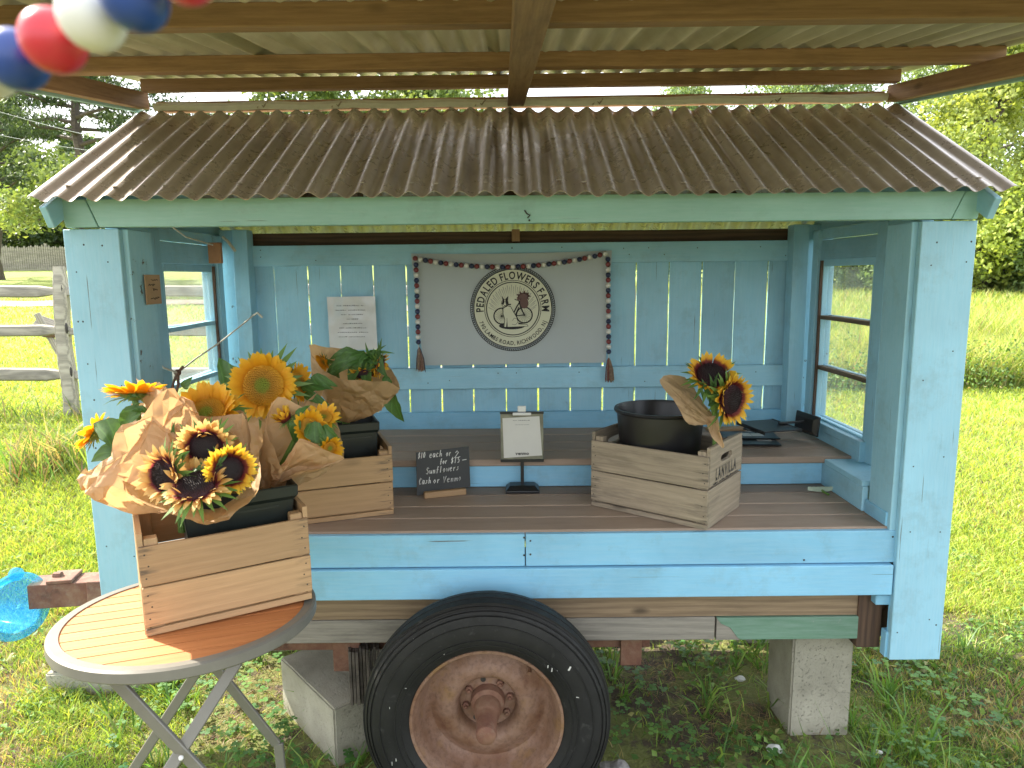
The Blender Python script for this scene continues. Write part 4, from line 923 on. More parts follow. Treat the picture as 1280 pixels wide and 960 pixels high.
# bead garland: three colours strung, tassels at both ends
gl = thing('bead_garland', 'red, white and navy bead garland with two tassels draped over the banner', 'bead garland', tuple(at(640, 333, 3.0)))
go = Vector(gl.location)
bead_me = {k: MB().ball((0, 0, 0), .0112, 10, 7).mesh('bead', mt, smooth=True) for k, mt in (('r', m_redbead), ('n', m_navybead), ('w', m_whitebead))}
def bead_run(pts, start=0, step=.0217):
    pts = [Vector(p) for p in pts]; L = [0]
    for a, b in zip(pts[:-1], pts[1:]): L.append(L[-1]+(b-a).length)
    n = int(L[-1]/step)
    for k in range(n+1):
        s_ = k*step; j = max(i for i in range(len(L)) if L[i] <= s_+1e-9); j = min(j, len(pts)-2); p = pts[j].lerp(pts[j+1], (s_-L[j])/(L[j+1]-L[j]))
        link('bead', bead_me['nrw'[(k+start) % 3]], gl, Matrix.Translation(p-go) @ Matrix.Rotation(random.random()*3, 4, 'X'))
Yg = 3.0
hung = [at(519+ (757-519)*t, 323-(323-317)*t + 22*4*t*(1-t)*.62, Yg) for t in [i/14 for i in range(15)]]
bead_run(hung, 1); bead_run([at(520, 331, Yg), at(523, 430, Yg)], 0); bead_run([at(760, 324, Yg), at(761, 442, Yg)], 0)
o = MB(); o.tube([p-go for p in hung], .0015, 5); o.tube([at(520, 325, Yg)-go, at(523, 438, Yg)-go], .0015, 5); o.tube([at(760, 318, Yg)-go, at(761, 450, Yg)-go], .0015, 5); o.build('string', m_twine, gl, smooth=True)
for (u, v) in ((524, 434), (761, 447)):
    c = at(u, v, Yg)-go; o = MB(); strands = MB()
    for k in range(46):
        a = random.uniform(0, 6.28); r = random.uniform(.004, .022)
        strands.tube([c, c+Vector((r*.35*math.cos(a), r*.35*math.sin(a), -.012)), c+Vector((r*.8*math.cos(a)+.003, r*.5*math.sin(a), -.05)), c+Vector((r*math.cos(a)+.004, r*.6*math.sin(a), -random.uniform(.092, .108)))], .0014, 4)
    t_ = strands.build('tassel', [m_jute, m_redbead, m_navybead], gl)
    for i, f in enumerate(t_.data.polygons): f.material_index = [0, 0, 0, 1, 2, 0][(i//14) % 6]
# pinned notice in a plastic sleeve
nt_ = thing('notice', 'wrinkled white typed notice in a plastic sleeve on the back wall left of the banner', 'notice', tuple(at(441, 403, 3.03)))
no = Vector(nt_.location); q = [at(410, 371, 3.045), at(470, 370, 3.045), at(473, 436, 3.045), at(414, 438, 3.045)]
def sheet_pts(q, n, dy, org, wob=.003, sd=0):
    out = []
    for j in range(n+1):
        for i in range(n+1):
            a, b = i/n, j/n; p = (q[0]*(1-a)+q[1]*a)*(1-b)+(q[3]*(1-a)+q[2]*a)*b; p.y += dy+wob*noise.noise(Vector((a*4+sd, b*4, sd))); out.append(p-org)
    return out, [(j*(n+1)+i, j*(n+1)+i+1, (j+1)*(n+1)+i+1, (j+1)*(n+1)+i) for j in range(n) for i in range(n)]
mb = MB(); mb.add(*sheet_pts(q, 14, -.02, no, .006)); mb.build('sheet', m_sleeve, nt_, smooth=True)
ik = MB(); P0 = q[0]-no; wq = (q[1]-q[0]).length; hq = (q[0]-q[3]).length
for k, (a, b) in enumerate([(.2, .75), (.18, .78), (.24, .76), (.4, .62), (.32, .7), (.24, .8), (.2, .84), (.22, .76)]):
    scribble(ik, P0.x+wq*a, P0.x+wq*b, P0.z-hq*(.17+.082*k), .006, -.0405 if False else P0.y-.0275, k)
ik.build('typed_lines', m_greyink, nt_)
# little card on the left post
cd = thing('price_card', 'small brown cardboard card with handwriting tacked to the left corner post', 'card', (-1.083, 2.15, 1.55))
mb = MB(); mb.box((0, 0, 0), (.003, .088, .088)); mb.build('card', m_card, cd)
ik = MB()
for k, (a, b, z) in enumerate([(-.01, .03, .028), (-.028, .008, .014), (-.005, .022, .0), (-.02, .03, -.026)]):
    r_ = random.Random(k); pts = [(.0022, a+(b-a)*i/12, z+.004*r_.uniform(-1, 1)) for i in range(13)]; ik.tube(pts, .0008, 4)
ik.build('handwriting', m_ink, cd)

# ------------------------------------------------------------------ concrete blocks and clutter on the ground
def atz(u, v, z):
    d = ray(u, v); k = (z-CAM_H)/d.z; return Vector((d.x*k, d.y*k, z))
def block(name, label, c, size, rz, group=None, rx=0):
    mb = MB(); mb.box((0, 0, size[2]/2), size); me = mb.mesh(name, m_conc); bm = bmesh.new(); bm.from_mesh(me)
    bmesh.ops.bevel(bm, geom=bm.edges[:], offset=.006, segments=2, affect='EDGES'); bmesh.ops.subdivide_edges(bm, edges=bm.edges[:], cuts=3, use_grid_fill=True)
    for v in bm.verts: v.co += Vector((noise.noise(v.co*30+Vector((c[0]*9, 0, 0))), noise.noise(v.co*30+Vector((5, 0, 0))), noise.noise(v.co*30+Vector((9, 0, 0)))))*.0018
    bm.to_mesh(me); bm.free(); o = bpy.data.objects.new(name, me); COL.objects.link(o); o.location = c; o.rotation_euler = (rx, 0, rz); FR[o] = ID()
    return tag(o, label, 'concrete block', group)
g = 'concrete blocks supporting the stand'
block('concrete_block', 'upright concrete block under the green-painted end of the floor beam', (1.037, 2.305, -.02), (.207, .2, .447), rad(2), g)
C1, C2 = atz(417, 887, .2), atz(350, 822, .2); dd = (C2-C1).normalized(); pp = Vector((-dd.y, dd.x, 0)); pp = pp if pp.y > 0 else -pp
cc = C1+dd*(C2-C1).length/2+pp*.2; block('concrete_block', 'wide concrete block lying flat just left of the wheel', (cc.x, cc.y, -.02), ((C2-C1).length, .4, .22), math.atan2(dd.y, dd.x), g)
block('concrete_block', 'lower concrete slab of the low stack behind the round table', (-1.60, 2.60, -.02), (.40, .2, .115), rad(4), g)
block('concrete_block', 'upper concrete slab of the low stack behind the round table', (-1.592, 2.61, .097), (.39, .19, .055), rad(5), g)
block('concrete_block', 'concrete block under the back left corner of the stand', (-1.0, 2.9, -.02), (.2, .2, .42), 0, g)
block('concrete_block', 'concrete block under the back right corner of the stand', (1.05, 2.95, -.02), (.2, .2, .42), 0, g)
pc = C1+dd*.02+pp*.09
st = MB()
for k in range(9): st.box((-.045+.0112*k, .006*math.sin(k*2.1), .095+.004*math.sin(k*3)), (.0095, .085+.01*math.sin(k*1.7), .19+.01*math.sin(k*5)))
o = st.build('wood_stub', wood('charred_wood', (.13, .11, .09), (.03, .025, .02), .5), smooth=False, bevel=.0015); o.location = (pc.x+.035, pc.y+.0, .197); o.rotation_euler = (0, 0, rad(12))
tag(o, 'dark rotten wood stub standing on the wide concrete block left of the wheel', 'wood stub')
def rock(name, label, cat, c, r, mat, seed, sc_=(1, 1, .8), group=None):
    bm = bmesh.new(); bmesh.ops.create_icosphere(bm, subdivisions=3, radius=r)
    for v in bm.verts: v.co *= 1+.35*noise.noise(v.co*(1.3/r)+Vector((seed, 0, 0)))+.1*noise.noise(v.co*(4/r)); v.co = Vector((v.co.x*sc_[0], v.co.y*sc_[1], v.co.z*sc_[2]))
    me = bpy.data.meshes.new(name); bm.to_mesh(me); bm.free(); me.materials.append(mat); o = bpy.data.objects.new(name, me); COL.objects.link(o); o.location = c
    return tag(o, label, cat, group)
rock('stone', 'grey speckled stone chocking the right side of the wheel', 'stone', (.315, 1.98, .035), .055, m_stone, 3)
for i, (u, v, r, l) in enumerate([(969, 936, .022, 'crumpled white scrap of litter in the weeds by the upright block'), (925, 848, .016, 'small white paper scrap left of the upright concrete block'), (1098, 940, .011, 'white clover flower head right of the upright block')]):
    p = atz(u, v, .03); rock('scrap' if i < 2 else 'clover_flower', l, 'litter' if i < 2 else 'flower', p, r, m_paper, 7+i, (1.1, .8, .6))

# ------------------------------------------------------------------ blue plastic bucket over the tongue
bk = thing('plastic_bucket', 'translucent blue plastic bucket tipped over the end of the trailer tongue', 'bucket', (-1.665, 2.22, .502), (rad(-6), rad(-98), rad(-18)))
m = MB(); m.lathe([(.0, .25), (.068, .25), (.070, .247), (.088, .0), (.085, .0), (.066, .243), (.0, .243)], 48); m.build('bucket_body', m_bucket, bk, smooth=True, sharp=35)
m = MB(); m.lathe([(.088, -.006), (.108, -.008), (.112, .0), (.108, .006), (.090, .006)], 48, close=True); m.build('bucket_rim', m_bucket, bk, smooth=True)
m = MB(); m.lathe([(.0, -.006), (.022, -.006), (.022, .008), (0, .008)], 16, Matrix.Translation((.105, .02, 0))); m.build('handle_lug', m_bucket, bk, smooth=True, sharp=40)

# ------------------------------------------------------------------ folding bistro table
TR, TZ = .289, .80
tb = thing('bistro_table', 'round folding bistro table with orange wood slats and taupe metal rim', 'table', (-.772, 1.575, .80), (rad(-3), 0, 0)); tM = Matrix.Translation((-.772, 1.575, .80)) @ Matrix.Rotation(rad(-3), 4, 'X'); tI = tM.inverted()
m = MB(); m.lathe([(.262, -.004), (.264, .0), (.283, .0), (.289, -.004), (.290, -.024), (.286, -.028), (.264, -.028), (.262, -.02)], 96, close=True); m.build('table_rim', m_tablemetal, tb, smooth=True, sharp=30)
a_ = atz(74, 777.5, .8); b_ = atz(159.4, 764.4, .8); ang = math.atan2(b_.y-a_.y, b_.x-a_.x)
RM = Matrix.Rotation(ang, 4, 'Z'); n = 11; ri = .2615; wd = 2*ri/n
for k in range(n):
    y0, y1 = -ri+wd*k+.0018, -ri+wd*(k+1)-.0018; top = []
    xs0, xs1 = [math.sqrt(max(0, ri*ri-y*y)) for y in (y0, y1)]
    ys = [y0+(y1-y0)*i/4 for i in range(5)]; pts = [(math.sqrt(max(0, ri*ri-y*y)), y) for y in ys]+[(-math.sqrt(max(0, ri*ri-y*y)), y) for y in ys[::-1]]
    n2 = len(pts); mb = MB(); mb.add([RM @ Vector((p[0], p[1], -.003)) for p in pts]+[RM @ Vector((p[0], p[1], -.016)) for p in pts], [tuple(range(n2)), tuple(range(n2, 2*n2))[::-1]]+[(i, (i+1) % n2, (i+1) % n2+n2, i+n2) for i in range(n2)])
    me = mb.mesh('slat', m_tableslat); inv = RM.inverted()
    for v in me.vertices: v.co = inv @ v.co
    link('table_slat', me, tb, RM)
for s_ in (-1, 1): board('under_rail', RM @ Vector((-.12*s_, -.21, -.026)), RM @ Vector((-.12*s_, .21, -.026)), .022, .016, (0, 0, 1), m_tablemetal, tb)
def leg(a, b, nm='leg', extra=None):
    a, b = Vector(a), Vector(b); d = b-a; e = a+d*((a.z-.0)/(a.z-b.z)) if extra is None else b
    board(nm, tI @ a, tI @ e, .026, .011, tI.to_3x3() @ Vector((0, -1, .1)), m_tablemetal, tb)
    return e
leg(at(132, 838, 1.36), at(247, 960, 1.375)); leg(at(297, 826, 1.45), at(213, 960, 1.36)); leg(at(251, 832, 1.73), at(168, 960, 1.74)); k4 = leg(at(265, 829, 1.745), at(346, 930, 1.80), extra=1); board('leg_foot', tI @ at(348, 929, 1.80), tI @ Vector((at(350, 955, 1.80).x+.01, 1.80, 0)), .026, .011, (0, -1, 0), m_tablemetal, tb)
e1 = at(297, 826, 1.45); board('leg_bracket', tI @ Vector((e1.x-.05, 1.46, e1.z+.015)), tI @ Vector((e1.x-.02, 1.60, e1.z+.012)), .03, .008, (1, 0, 0), m_tablemetal, tb)
m = MB()
for (u, v, Y) in [(266, 877, 1.42), (228, 945, 1.36), (276, 833, 1.46)]: m.ball(tI @ (at(u, v, Y)+Vector((0, -.006, 0))), .0055, 8, 5)
m.build('rivets', m_white, tb, smooth=True)

# ------------------------------------------------------------------ wooden crates
def crate(label, A, th, L, W, H, mat, z, tilt=0, words=None):
    t = rad(th); ux = Vector((math.cos(t), math.sin(t), 0)); uy = Vector((-math.sin(t), math.cos(t), 0)); c = Vector((A[0], A[1], 0))+ux*L/2+uy*W/2
    cr = thing('wooden_crate', label, 'crate', (c.x, c.y, z), (rad(tilt), 0, t), 'slatted wooden crates')
    th_ = .009; hs = (H-.027)/2-.002; x = L/2; y = W/2
    for s_ in (-1, 1):
        for k in range(2):
            z0 = .022+k*(hs+.003)+hs/2
            board('slat', (-x+random.uniform(0, .002), s_*(y-th_/2), z0), (x-random.uniform(0, .002), s_*(y-th_/2), z0+.0012*(k)), hs, th_, (0, s_, 0), mat, cr, bev=.0012)
        he = (H-.002)/2+.010
        # end panels: plain lower board, upper board with a hand hole
        board('end_board', (s_*(x-th_/2-.001), -y+th_+.0005, .004+he/2-.004), (s_*(x-th_/2-.001), y-th_-.0005, .004+he/2-.004), he-.003, .011, (s_, 0, 0), mat, cr, bev=.0012)
        hl, hw = W/2-th_-.0005, he/2-.0015; zc = .006+he*1.5; nn = 20; vs = []; fs = []
        for yy in (-.0055, .0055):
            for q in range(nn):
                a = 2*math.pi*q/nn; vs.append((.047*(abs(math.cos(a))**.6)*(1 if math.cos(a) > 0 else -1), .012*(abs(math.sin(a))**.7)*(1 if math.sin(a) > 0 else -1)+.012, yy))
            for q in range(nn):
                a = 2*math.pi*q/nn; ca, sa = math.cos(a), math.sin(a); kx = min(hl/max(abs(ca), 1e-6), hw/max(abs(sa), 1e-6)); vs.append((ca*kx if abs(abs(ca*kx)-hl) > 1e-3 or True else 0, sa*kx, yy))
        # put exact corners in
        import itertools
        for base in (nn, 3*nn):
            for (cx_, cy_) in itertools.product((-hl, hl), (-hw, hw)):
                j = min(range(nn), key=lambda q: (vs[base+q][0]-cx_)**2+(vs[base+q][1]-cy_)**2); vs[base+j] = (cx_, cy_, vs[base+j][2])
        for q in range(nn):
            r_ = (q+1) % nn; fs += [(q, r_, nn+r_, nn+q), (2*nn+q, 3*nn+q, 3*nn+r_, 2*nn+r_), (q, 2*nn+q, 2*nn+r_, r_), (nn+q, nn+r_, 3*nn+r_, 3*nn+q)]
        mb = MB(); mb.add(vs, fs); me = mb.mesh('end_board', mat)
        ub = link('end_board', me, cr, frame((s_*(x-th_/2-.001), 0, zc-.001), (0, 1, 0), (s_, 0, 0)) if s_ > 0 else frame((s_*(x-th_/2-.001), 0, zc-.001), (0, -1, 0), (s_, 0, 0)))
        for sy in (-1, 1): board('corner_post', (s_*(x-.0265), sy*(y-th_-.0145), .010), (s_*(x-.0265), sy*(y-th_-.0145), H+.008), .028, .028, (0, sy, 0), mat, cr, bev=.002)
        board('base_rail', (-x+.002, s_*(y-.014), .008), (x-.002, s_*(y-.014), .008), .024, .015, (0, 0, 1), mat, cr, bev=.001)
    for k in range(4): yy = -y+.04+(W-.08)*k/3; board('bottom_slat', (-x+.013, yy, .0195), (x-.013, yy, .0195), .062, .006, (0, 0, 1), mat, cr, bev=.001)
    nl = MB()
    for s_ in (-1, 1):
        for ex in (-1, 1):
            for k in range(2):
                for j in range(3):
                    zz = .022+k*(hs+.003)+hs*(.2+.3*j); nl.lathe([(0, .0006), (.0017, .0006), (.002, 0), (.002, -.001)], 7, Matrix.Translation((ex*(x-.012-.006*(j % 2)), s_*y, zz)) @ Matrix.Rotation(rad(90)*s_, 4, 'X').inverted())
    nl.build('nails', m_nail, cr)
    if words:
        mb = MB(); Xp = x-th_/2-.001+.0055+.0006
        text_line(mb, words, .052, lambda s, h: (Xp, s, .006+he*1.5-hw+.012+h), .03, .55, .12)
        text_line(mb, 'CALIFORNIA', .018, lambda s, h: (Xp, s, .006+he*1.5-hw-.004+h*.7), .02, .7, .12) if False else scribble(mb, -W*.36, W*.36, .006+he*1.5-hw-.0, .010, 0, 5, lambda a, b, c: (Xp, a, b))
        mb.build('stencilled_word', m_nail, cr)
    return cr
crate('honey-coloured slatted crate standing on the round table', (-.807, 1.44), 30, .365, .30, .21, m_crate_new, .802, -1)
crate('honey-coloured slatted crate on the shelf behind the table flowers', (-.776, 2.083), 19.7, .41, .27, .205, m_crate_new, .811)
crate('old grey crate with dark stencilled word on the shelf, holding the round bucket', (.261, 2.291), -37.6, .41, .285, .232, m_crate_old, .811, 0, 'LANVILLA')

# ------------------------------------------------------------------ tubs and bucket
def tub(label, c, rz, sx, sy, h, tilt=0):
    t = thing('planter_tub', label, 'planter', c, (0, tilt, rz), 'square dark plastic tubs'); b = .8; m = MB()
    def ringp(k, z): return [(a*sx/2*k, e*sy/2*k, z) for a, e in ((-1, -1), (1, -1), (1, 1), (-1, 1))]
    L = [ringp(b, 0), ringp(.965, h-.035), ringp(.965, h-.034), ringp(1.03, h-.03), ringp(1.04, h), ringp(.97, h), ringp(.93, h-.035), ringp(b*.95, .01)]
    vs = sum(L, []); fs = [(i*4+k, i*4+(k+1) % 4, i*4+4+(k+1) % 4, i*4+4+k) for i in range(len(L)-1) for k in range(4)]+[(3, 2, 1, 0), (28, 29, 30, 31)]
    m.add(vs, fs); m.build('tub_body', m_tub, t, bevel=.003)
    f = MB()
    for (x0, x1, z0, z1) in ((-.34, .34, .80, .815), (-.34, .34, .25, .265), (-.355, -.34, .25, .815), (.34, .355, .25, .815)):
        za = (z0+z1)/2*h; k = b+(.965-b)*za/h; f.box(((x0+x1)/2*sx, -sy/2*k-.001, za), ((x1-x0)*sx, .005, (z1-z0)*h))
        f.box((sx/2*k+.001, (x0+x1)/2*sy, za), (.005, (x1-x0)*sy, (z1-z0)*h))
    f.build('moulded_frame', m_tub, t); return t
tub('dark green-black square tub in the crate on the round table', (-.69, 1.68, .83), rad(30), .255, .205, .255)
tub('dark square tub in the shelf crate, under the leafy wrapped bunch', (-.545, 2.35, .83), rad(19), .155, .155, .275)
tub('low dark square tub in the left part of the shelf crate', (-.80, 2.26, .83), rad(22), .19, .17, .24)
bu = thing('round_bucket', 'round black plastic bucket standing in the old grey crate', 'bucket', (.492, 2.30, .835))
m = MB(); m.lathe([(0, 0), (.112, 0), (.116, .006), (.143, .292), (.143, .296), (.150, .297), (.153, .303), (.150, .309), (.142, .309), (.138, .30), (.111, .01), (0, .01)], 72); m.build('bucket_body', m_black, bu, smooth=True, sharp=30)

# ------------------------------------------------------------------ sunflowers
def petal_mesh(kind, k):
    r = random.Random(k*7+len(kind)); nseg = 6; vs = []; c = r.uniform(-.25, .15); tw = r.uniform(-.3, .3); wv = r.uniform(-.05, .05)
    for i in range(nseg+1):
        x = i/nseg; w_ = .155*(math.sin(math.pi*min(1, x*.86+.13)))**.8*(1 if x < 1 else 0)+.002
        z = .22*math.sin(x*2.1)*(.6+c)+c*x*x*.5
        for s_ in (-1, 0, 1): vs.append((x, s_*w_+wv*math.sin(x*5), z+(-.035 if s_ == 0 else .0)*(1-x)+tw*s_*w_*x))
    fs = [(i*3+j, i*3+j+1, i*3+4+j, i*3+3+j) for i in range(nseg) for j in range(2)]
    m = MB(); m.add(vs, fs); me = bpy.data.meshes.new('petal'); me.from_pydata(m.v, [], m.f); me.materials.append(m_petal[kind]); me.polygons.foreach_set('use_smooth', [True]*len(fs)); return me
PET = {k: [petal_mesh(k, i) for i in range(6)] for k in m_petal}
def disc_mesh(kind):
    m = MB(); prof = [(1.0, -.12), (1.02, .0), (.93, .10), (.75, .17), (.5, .17), (.25, .12), (0, .09)] if kind == 'yellow' else [(1.0, -.15), (1.03, .0), (.95, .16), (.75, .28), (.5, .33), (.25, .33), (0, .31)]
    m.lathe(prof, 32)
    for q in range(230):
        r = math.sqrt((q+.5)/230)*.98; a = q*2.39996; z = np.interp(r, [p[0] for p in prof[1:]][::-1], [p[1] for p in prof[1:]][::-1]); s_ = .045+.02*r; h = random.uniform(.07, .17)*(1+.4*r)
        c = Vector((r*math.cos(a), r*math.sin(a), z)); m.add([c+Vector((s_, 0, 0)), c+Vector((-s_*.5, s_*.87, 0)), c+Vector((-s_*.5, -s_*.87, 0)), c+Vector((0, 0, h))], [(0, 1, 3), (1, 2, 3), (2, 0, 3)])
    return m.mesh('disc', m_disc['yellow' if kind == 'yellow' else 'dark'], smooth=True, sharp=50)
DISC = {'yellow': disc_mesh('yellow'), 'dark': disc_mesh('dark')}
leaf_cache = {}
def leaf_mesh(k):
    if k in leaf_cache: return leaf_cache[k]
    r = random.Random(k); n = 10; vs = []; dr = r.uniform(.15, .5); fold = r.uniform(.1, .3)
    for i in range(n+1):
        x = i/n; w_ = .36*(math.sin(math.pi*x**.62))**.85*(1+.06*math.sin(i*2.1+k)); z = -dr*x*x+.08*math.sin(x*4)
        for s_ in (-1, -.5, 0, .5, 1): vs.append((x, s_*w_, z+fold*abs(s_)*w_+.025*math.sin(x*14+s_*3)*abs(s_)))
    fs = [(i*5+j, i*5+j+1, i*5+6+j, i*5+5+j) for i in range(n) for j in range(4)]
    me = bpy.data.meshes.new('leaf'); me.from_pydata(vs, [], fs); me.materials.append(m_sunleaf); me.polygons.foreach_set('use_smooth', [True]*len(fs)); leaf_cache[k] = me; return me
class Bouquet:
    def __init__(s, label, base, group='paper-wrapped sunflower bunches'):
        s.base = Vector(base); s.t = thing('sunflower_bouquet', label, 'bouquet', tuple(s.base), group=group)
    def P(s, u, v, Y): return at(u, v, Y)-s.base
    def flower(s, u, v, Y, nrm, R, pl, kind='yellow', n=30, open_=.0, stem=True, rot=0, ragged=.12, layers=2):
        c = s.P(u, v, Y); nz = Vector(nrm).normalized(); q = nz.to_track_quat('Z', 'Y').to_matrix().to_4x4()
        M = Matrix.Translation(c) @ q @ Matrix.Rotation(rot, 4, 'Z') @ Matrix.Scale(R, 4)
        d = link('sunflower', DISC['yellow' if kind == 'yellow' else 'dark'], s.t, M)
        for L in range(layers):
            for k in range(n//layers+(2 if L else 0)):
                nn = n//layers+(2 if L else 0); a = 2*math.pi*(k+.5*L)/nn+random.uniform(-.09, .09); ln = pl*random.uniform(1-ragged, 1+ragged)*(1-.08*L)
                el = open_+.28*(1-L)+random.uniform(-.16, .16)-.05
                if ragged > .2 and random.random() < .25: el += random.uniform(.3, .9)
                Mp = Matrix.Translation(c) @ q @ Matrix.Rotation(a, 4, 'Z') @ Matrix.Translation((R*.93, 0, (-.04-.05*L)*R)) @ Matrix.Rotation(-el, 4, 'Y') @ Matrix.Rotation(random.uniform(-.25, .25), 4, 'X') @ Matrix.Diagonal((ln, ln*random.uniform(.85, 1.2)*(1.5 if kind == 'yellow' else 1.15), ln, 1))
                link('petal', random.choice(PET[kind]), d, Mp)
        m = MB(); m.lathe([(0, -.6*R), (R*.35, -.55*R), (R*.9, -.22*R), (R*1.02, -.1*R)], 18, Matrix.Translation(c) @ q)
        for k in range(22):
            a = 2*math.pi*k/22+random.uniform(-.1, .1); e1 = R*.95; ln = R*random.uniform(.9, 1.6); bw = R*.16; Mr = Matrix.Translation(c) @ q @ Matrix.Rotation(a, 4, 'Z'); zz = -.25*R; up = random.uniform(-.55, .1)*R
            m.add([Mr @ Vector((e1*.8, -bw, zz)), Mr @ Vector((e1*.8, bw, zz)), Mr @ Vector((e1+ln*.5, bw*.8, zz+up*.3)), Mr @ Vector((e1+ln*.5, -bw*.8, zz+up*.3)), Mr @ Vector((e1+ln, 0, zz+up))], [(0, 1, 2, 3), (3, 2, 4)])
        m.build('calyx', m_stem, d, smooth=True)
        if stem:
            m = MB(); b = getattr(s, 'sb', Vector())+Vector((random.uniform(-.01, .01), random.uniform(-.01, .01), 0)); a0 = c-nz*R*.5; m.tube([a0, a0-nz*.035+(b-a0)*.12, a0.lerp(b, .5)-nz*.02, b, b*1.0+Vector((0, 0, -.08))], [.007, .006, .0055, .0055, .0055], 7); m.build('stem', m_stem, s.t, smooth=True)
        return d
    def leaf(s, u, v, Y, d, nrm, L, k=0, w=1.0):
        c = s.P(u, v, Y); link('leaf', leaf_mesh(k), s.t, frame(c, d, nrm) @ Matrix.Diagonal((L, L*w, L, 1)))
    def paper(s, rim, base, br=.03, seed=0, crump=.012, bulge=0., rows=9, name='wrapping_paper', closed=True, power=.85):
        R = [s.P(*p) for p in rim]; n = len(R); pts = []
        N_ = n if closed else n-1
        for i in range(N_):
            p0, p1, p2, p3 = (R[(i-1) % n], R[i], R[(i+1) % n], R[(i+2) % n]) if closed else (R[max(i-1, 0)], R[i], R[i+1], R[min(i+2, n-1)])
            for k in range(3):
                t = (k+(random.uniform(-.2, .2) if k else 0))/3; tt = 3*t*t-2*t**3; a = .5*((2*p1)+(-p0+p2)*t+(2*p0-5*p1+4*p2-p3)*t*t+(-p0+3*p1-3*p2+p3)*t**3); pts.append(a*.72+p1.lerp(p2, t)*.28)
        if not closed: pts.append(R[-1])
        M = len(pts); b = s.P(*base); s.sb = getattr(s, 'sb', s.P(*base)); cen = sum(pts, Vector())/M; ax = (cen-b).normalized(); vs = []
        for j in range(rows+1):
            t = j/rows
            for i, p in enumerate(pts):
                d = p-cen; d = d-ax*d.dot(ax); q0 = b+(d.normalized() if d.length > 1e-6 else Vector((1, 0, 0)))*br
                q = q0.lerp(p, t**power)+d*(bulge*math.sin(math.pi*t))
                f = Vector((noise.noise(q*14+Vector((seed, 0, 0))), noise.noise(q*14+Vector((0, seed, 5))), noise.noise(q*14+Vector((3, 0, seed)))))
                g2 = (abs(noise.noise(q*13+Vector((seed, 9, 0))))+.6*abs(noise.noise(q*30+Vector((seed, 3, 7))))-.3)*.9
                q = q+f*crump*(.4+t)+(d.normalized() if d.length > 1e-6 else Vector((0, 0, 0)))*g2*crump*1.2
                # creases running to the base
                q += (d.normalized() if d.length > 1e-6 else Vector())*(noise.noise(Vector((i/M*9 if closed else i/M*6, seed, t*1.3)))*crump*1.6*math.sin(math.pi*min(1, t+.15)))
                if 0 < j: q += Vector((random.uniform(-1, 1), random.uniform(-1, 1), random.uniform(-1, 1)))*crump*.42*(1 if j < rows else .4)
                vs.append(q)
        fs = []
        for j in range(rows):
            for i in range(M if closed else M-1): k = (i+1) % M; a_, b_, c_, d_ = j*M+i, j*M+k, (j+1)*M+k, (j+1)*M+i; fs += [(a_, b_, c_), (a_, c_, d_)] if random.random() < .5 else [(a_, b_, d_), (b_, c_, d_)]
        me = bpy.data.meshes.new(name); me.from_pydata(vs, [], fs); bm = bmesh.new(); bm.from_mesh(me); bmesh.ops.subdivide_edges(bm, edges=bm.edges[:], cuts=2, use_grid_fill=True)
        for v in bm.verts: v.co += Vector((noise.noise(v.co*60), noise.noise(v.co*60+Vector((7, 0, 0))), noise.noise(v.co*60+Vector((0, 7, 0)))))*.0016
        for f in bm.faces: f.smooth = True
        for e in bm.edges: e.smooth = not (len(e.link_faces) == 2 and e.calc_face_angle(0) > rad(24))
        bm.to_mesh(me); bm.free(); me.materials.append(m_kraft); return link(name, me, s.t)

# front bunch in the table crate: four dark-centred heads facing the camera
b = Bouquet('front wrapped bunch of four dark-centred rose and cream sunflowers in the table crate', (-.70, 1.62, .86))
b.paper([(163, 564, 1.58), (200, 541, 1.62), (240, 536, 1.64), (289, 541, 1.64), (312, 563, 1.61), (329, 595, 1.55), (311, 632, 1.48), (271, 652, 1.43), (238, 651, 1.42), (197, 636, 1.43), (168, 620, 1.45), (148, 590, 1.52)], (256, 588, 1.74), .03, 3, .009, .10, power=.8)
b.flower(257, 559, 1.53, (.28, -.9, .18), .034, .038, 'rose', 64, .55, ragged=.25)
b.flower(206, 594, 1.47, (-.42, -.85, .1), .034, .037, 'rose', 60, .30, ragged=.25)
b.flower(245, 607, 1.45, (.05, -.50, .84), .038, .037, 'rose', 64, .05, ragged=.25)
b.flower(287, 587, 1.49, (.5, -.82, .15), .028, .036, 'maroon', 54, .35, ragged=.2)
for (u, v, d, n_, L, k) in [(214, 580, (.3, -.5, .5), (0, -1, .4), .035, 1), (205, 610, (.6, -.3, .7), (-.3, -1, .2), .045, 2), (240, 585, (1, -.4, .1), (0, -.8, .6), .05, 3), (262, 588, (.6, -.5, .4), (0, -1, .5), .04, 4), (283, 565, (-.3, -.5, -.5), (0, -1, .2), .035, 5), (236, 590, (-.8, -.6, 0), (0, -.6, .8), .05, 6), (268, 600, (.8, -.5, -.2), (.1, -1, .2), .035, 7), (228, 575, (.4, -.6, .5), (0, -1, .4), .04, 8)]: b.leaf(u, v, 1.49, d, n_, L, k, .7)
for q in range(6): b.leaf(218+q*11, 548+6*math.sin(q), 1.58, (random.uniform(-.6, .6), -.4, .8), (0, -1, .2), .04, q+11, .35)

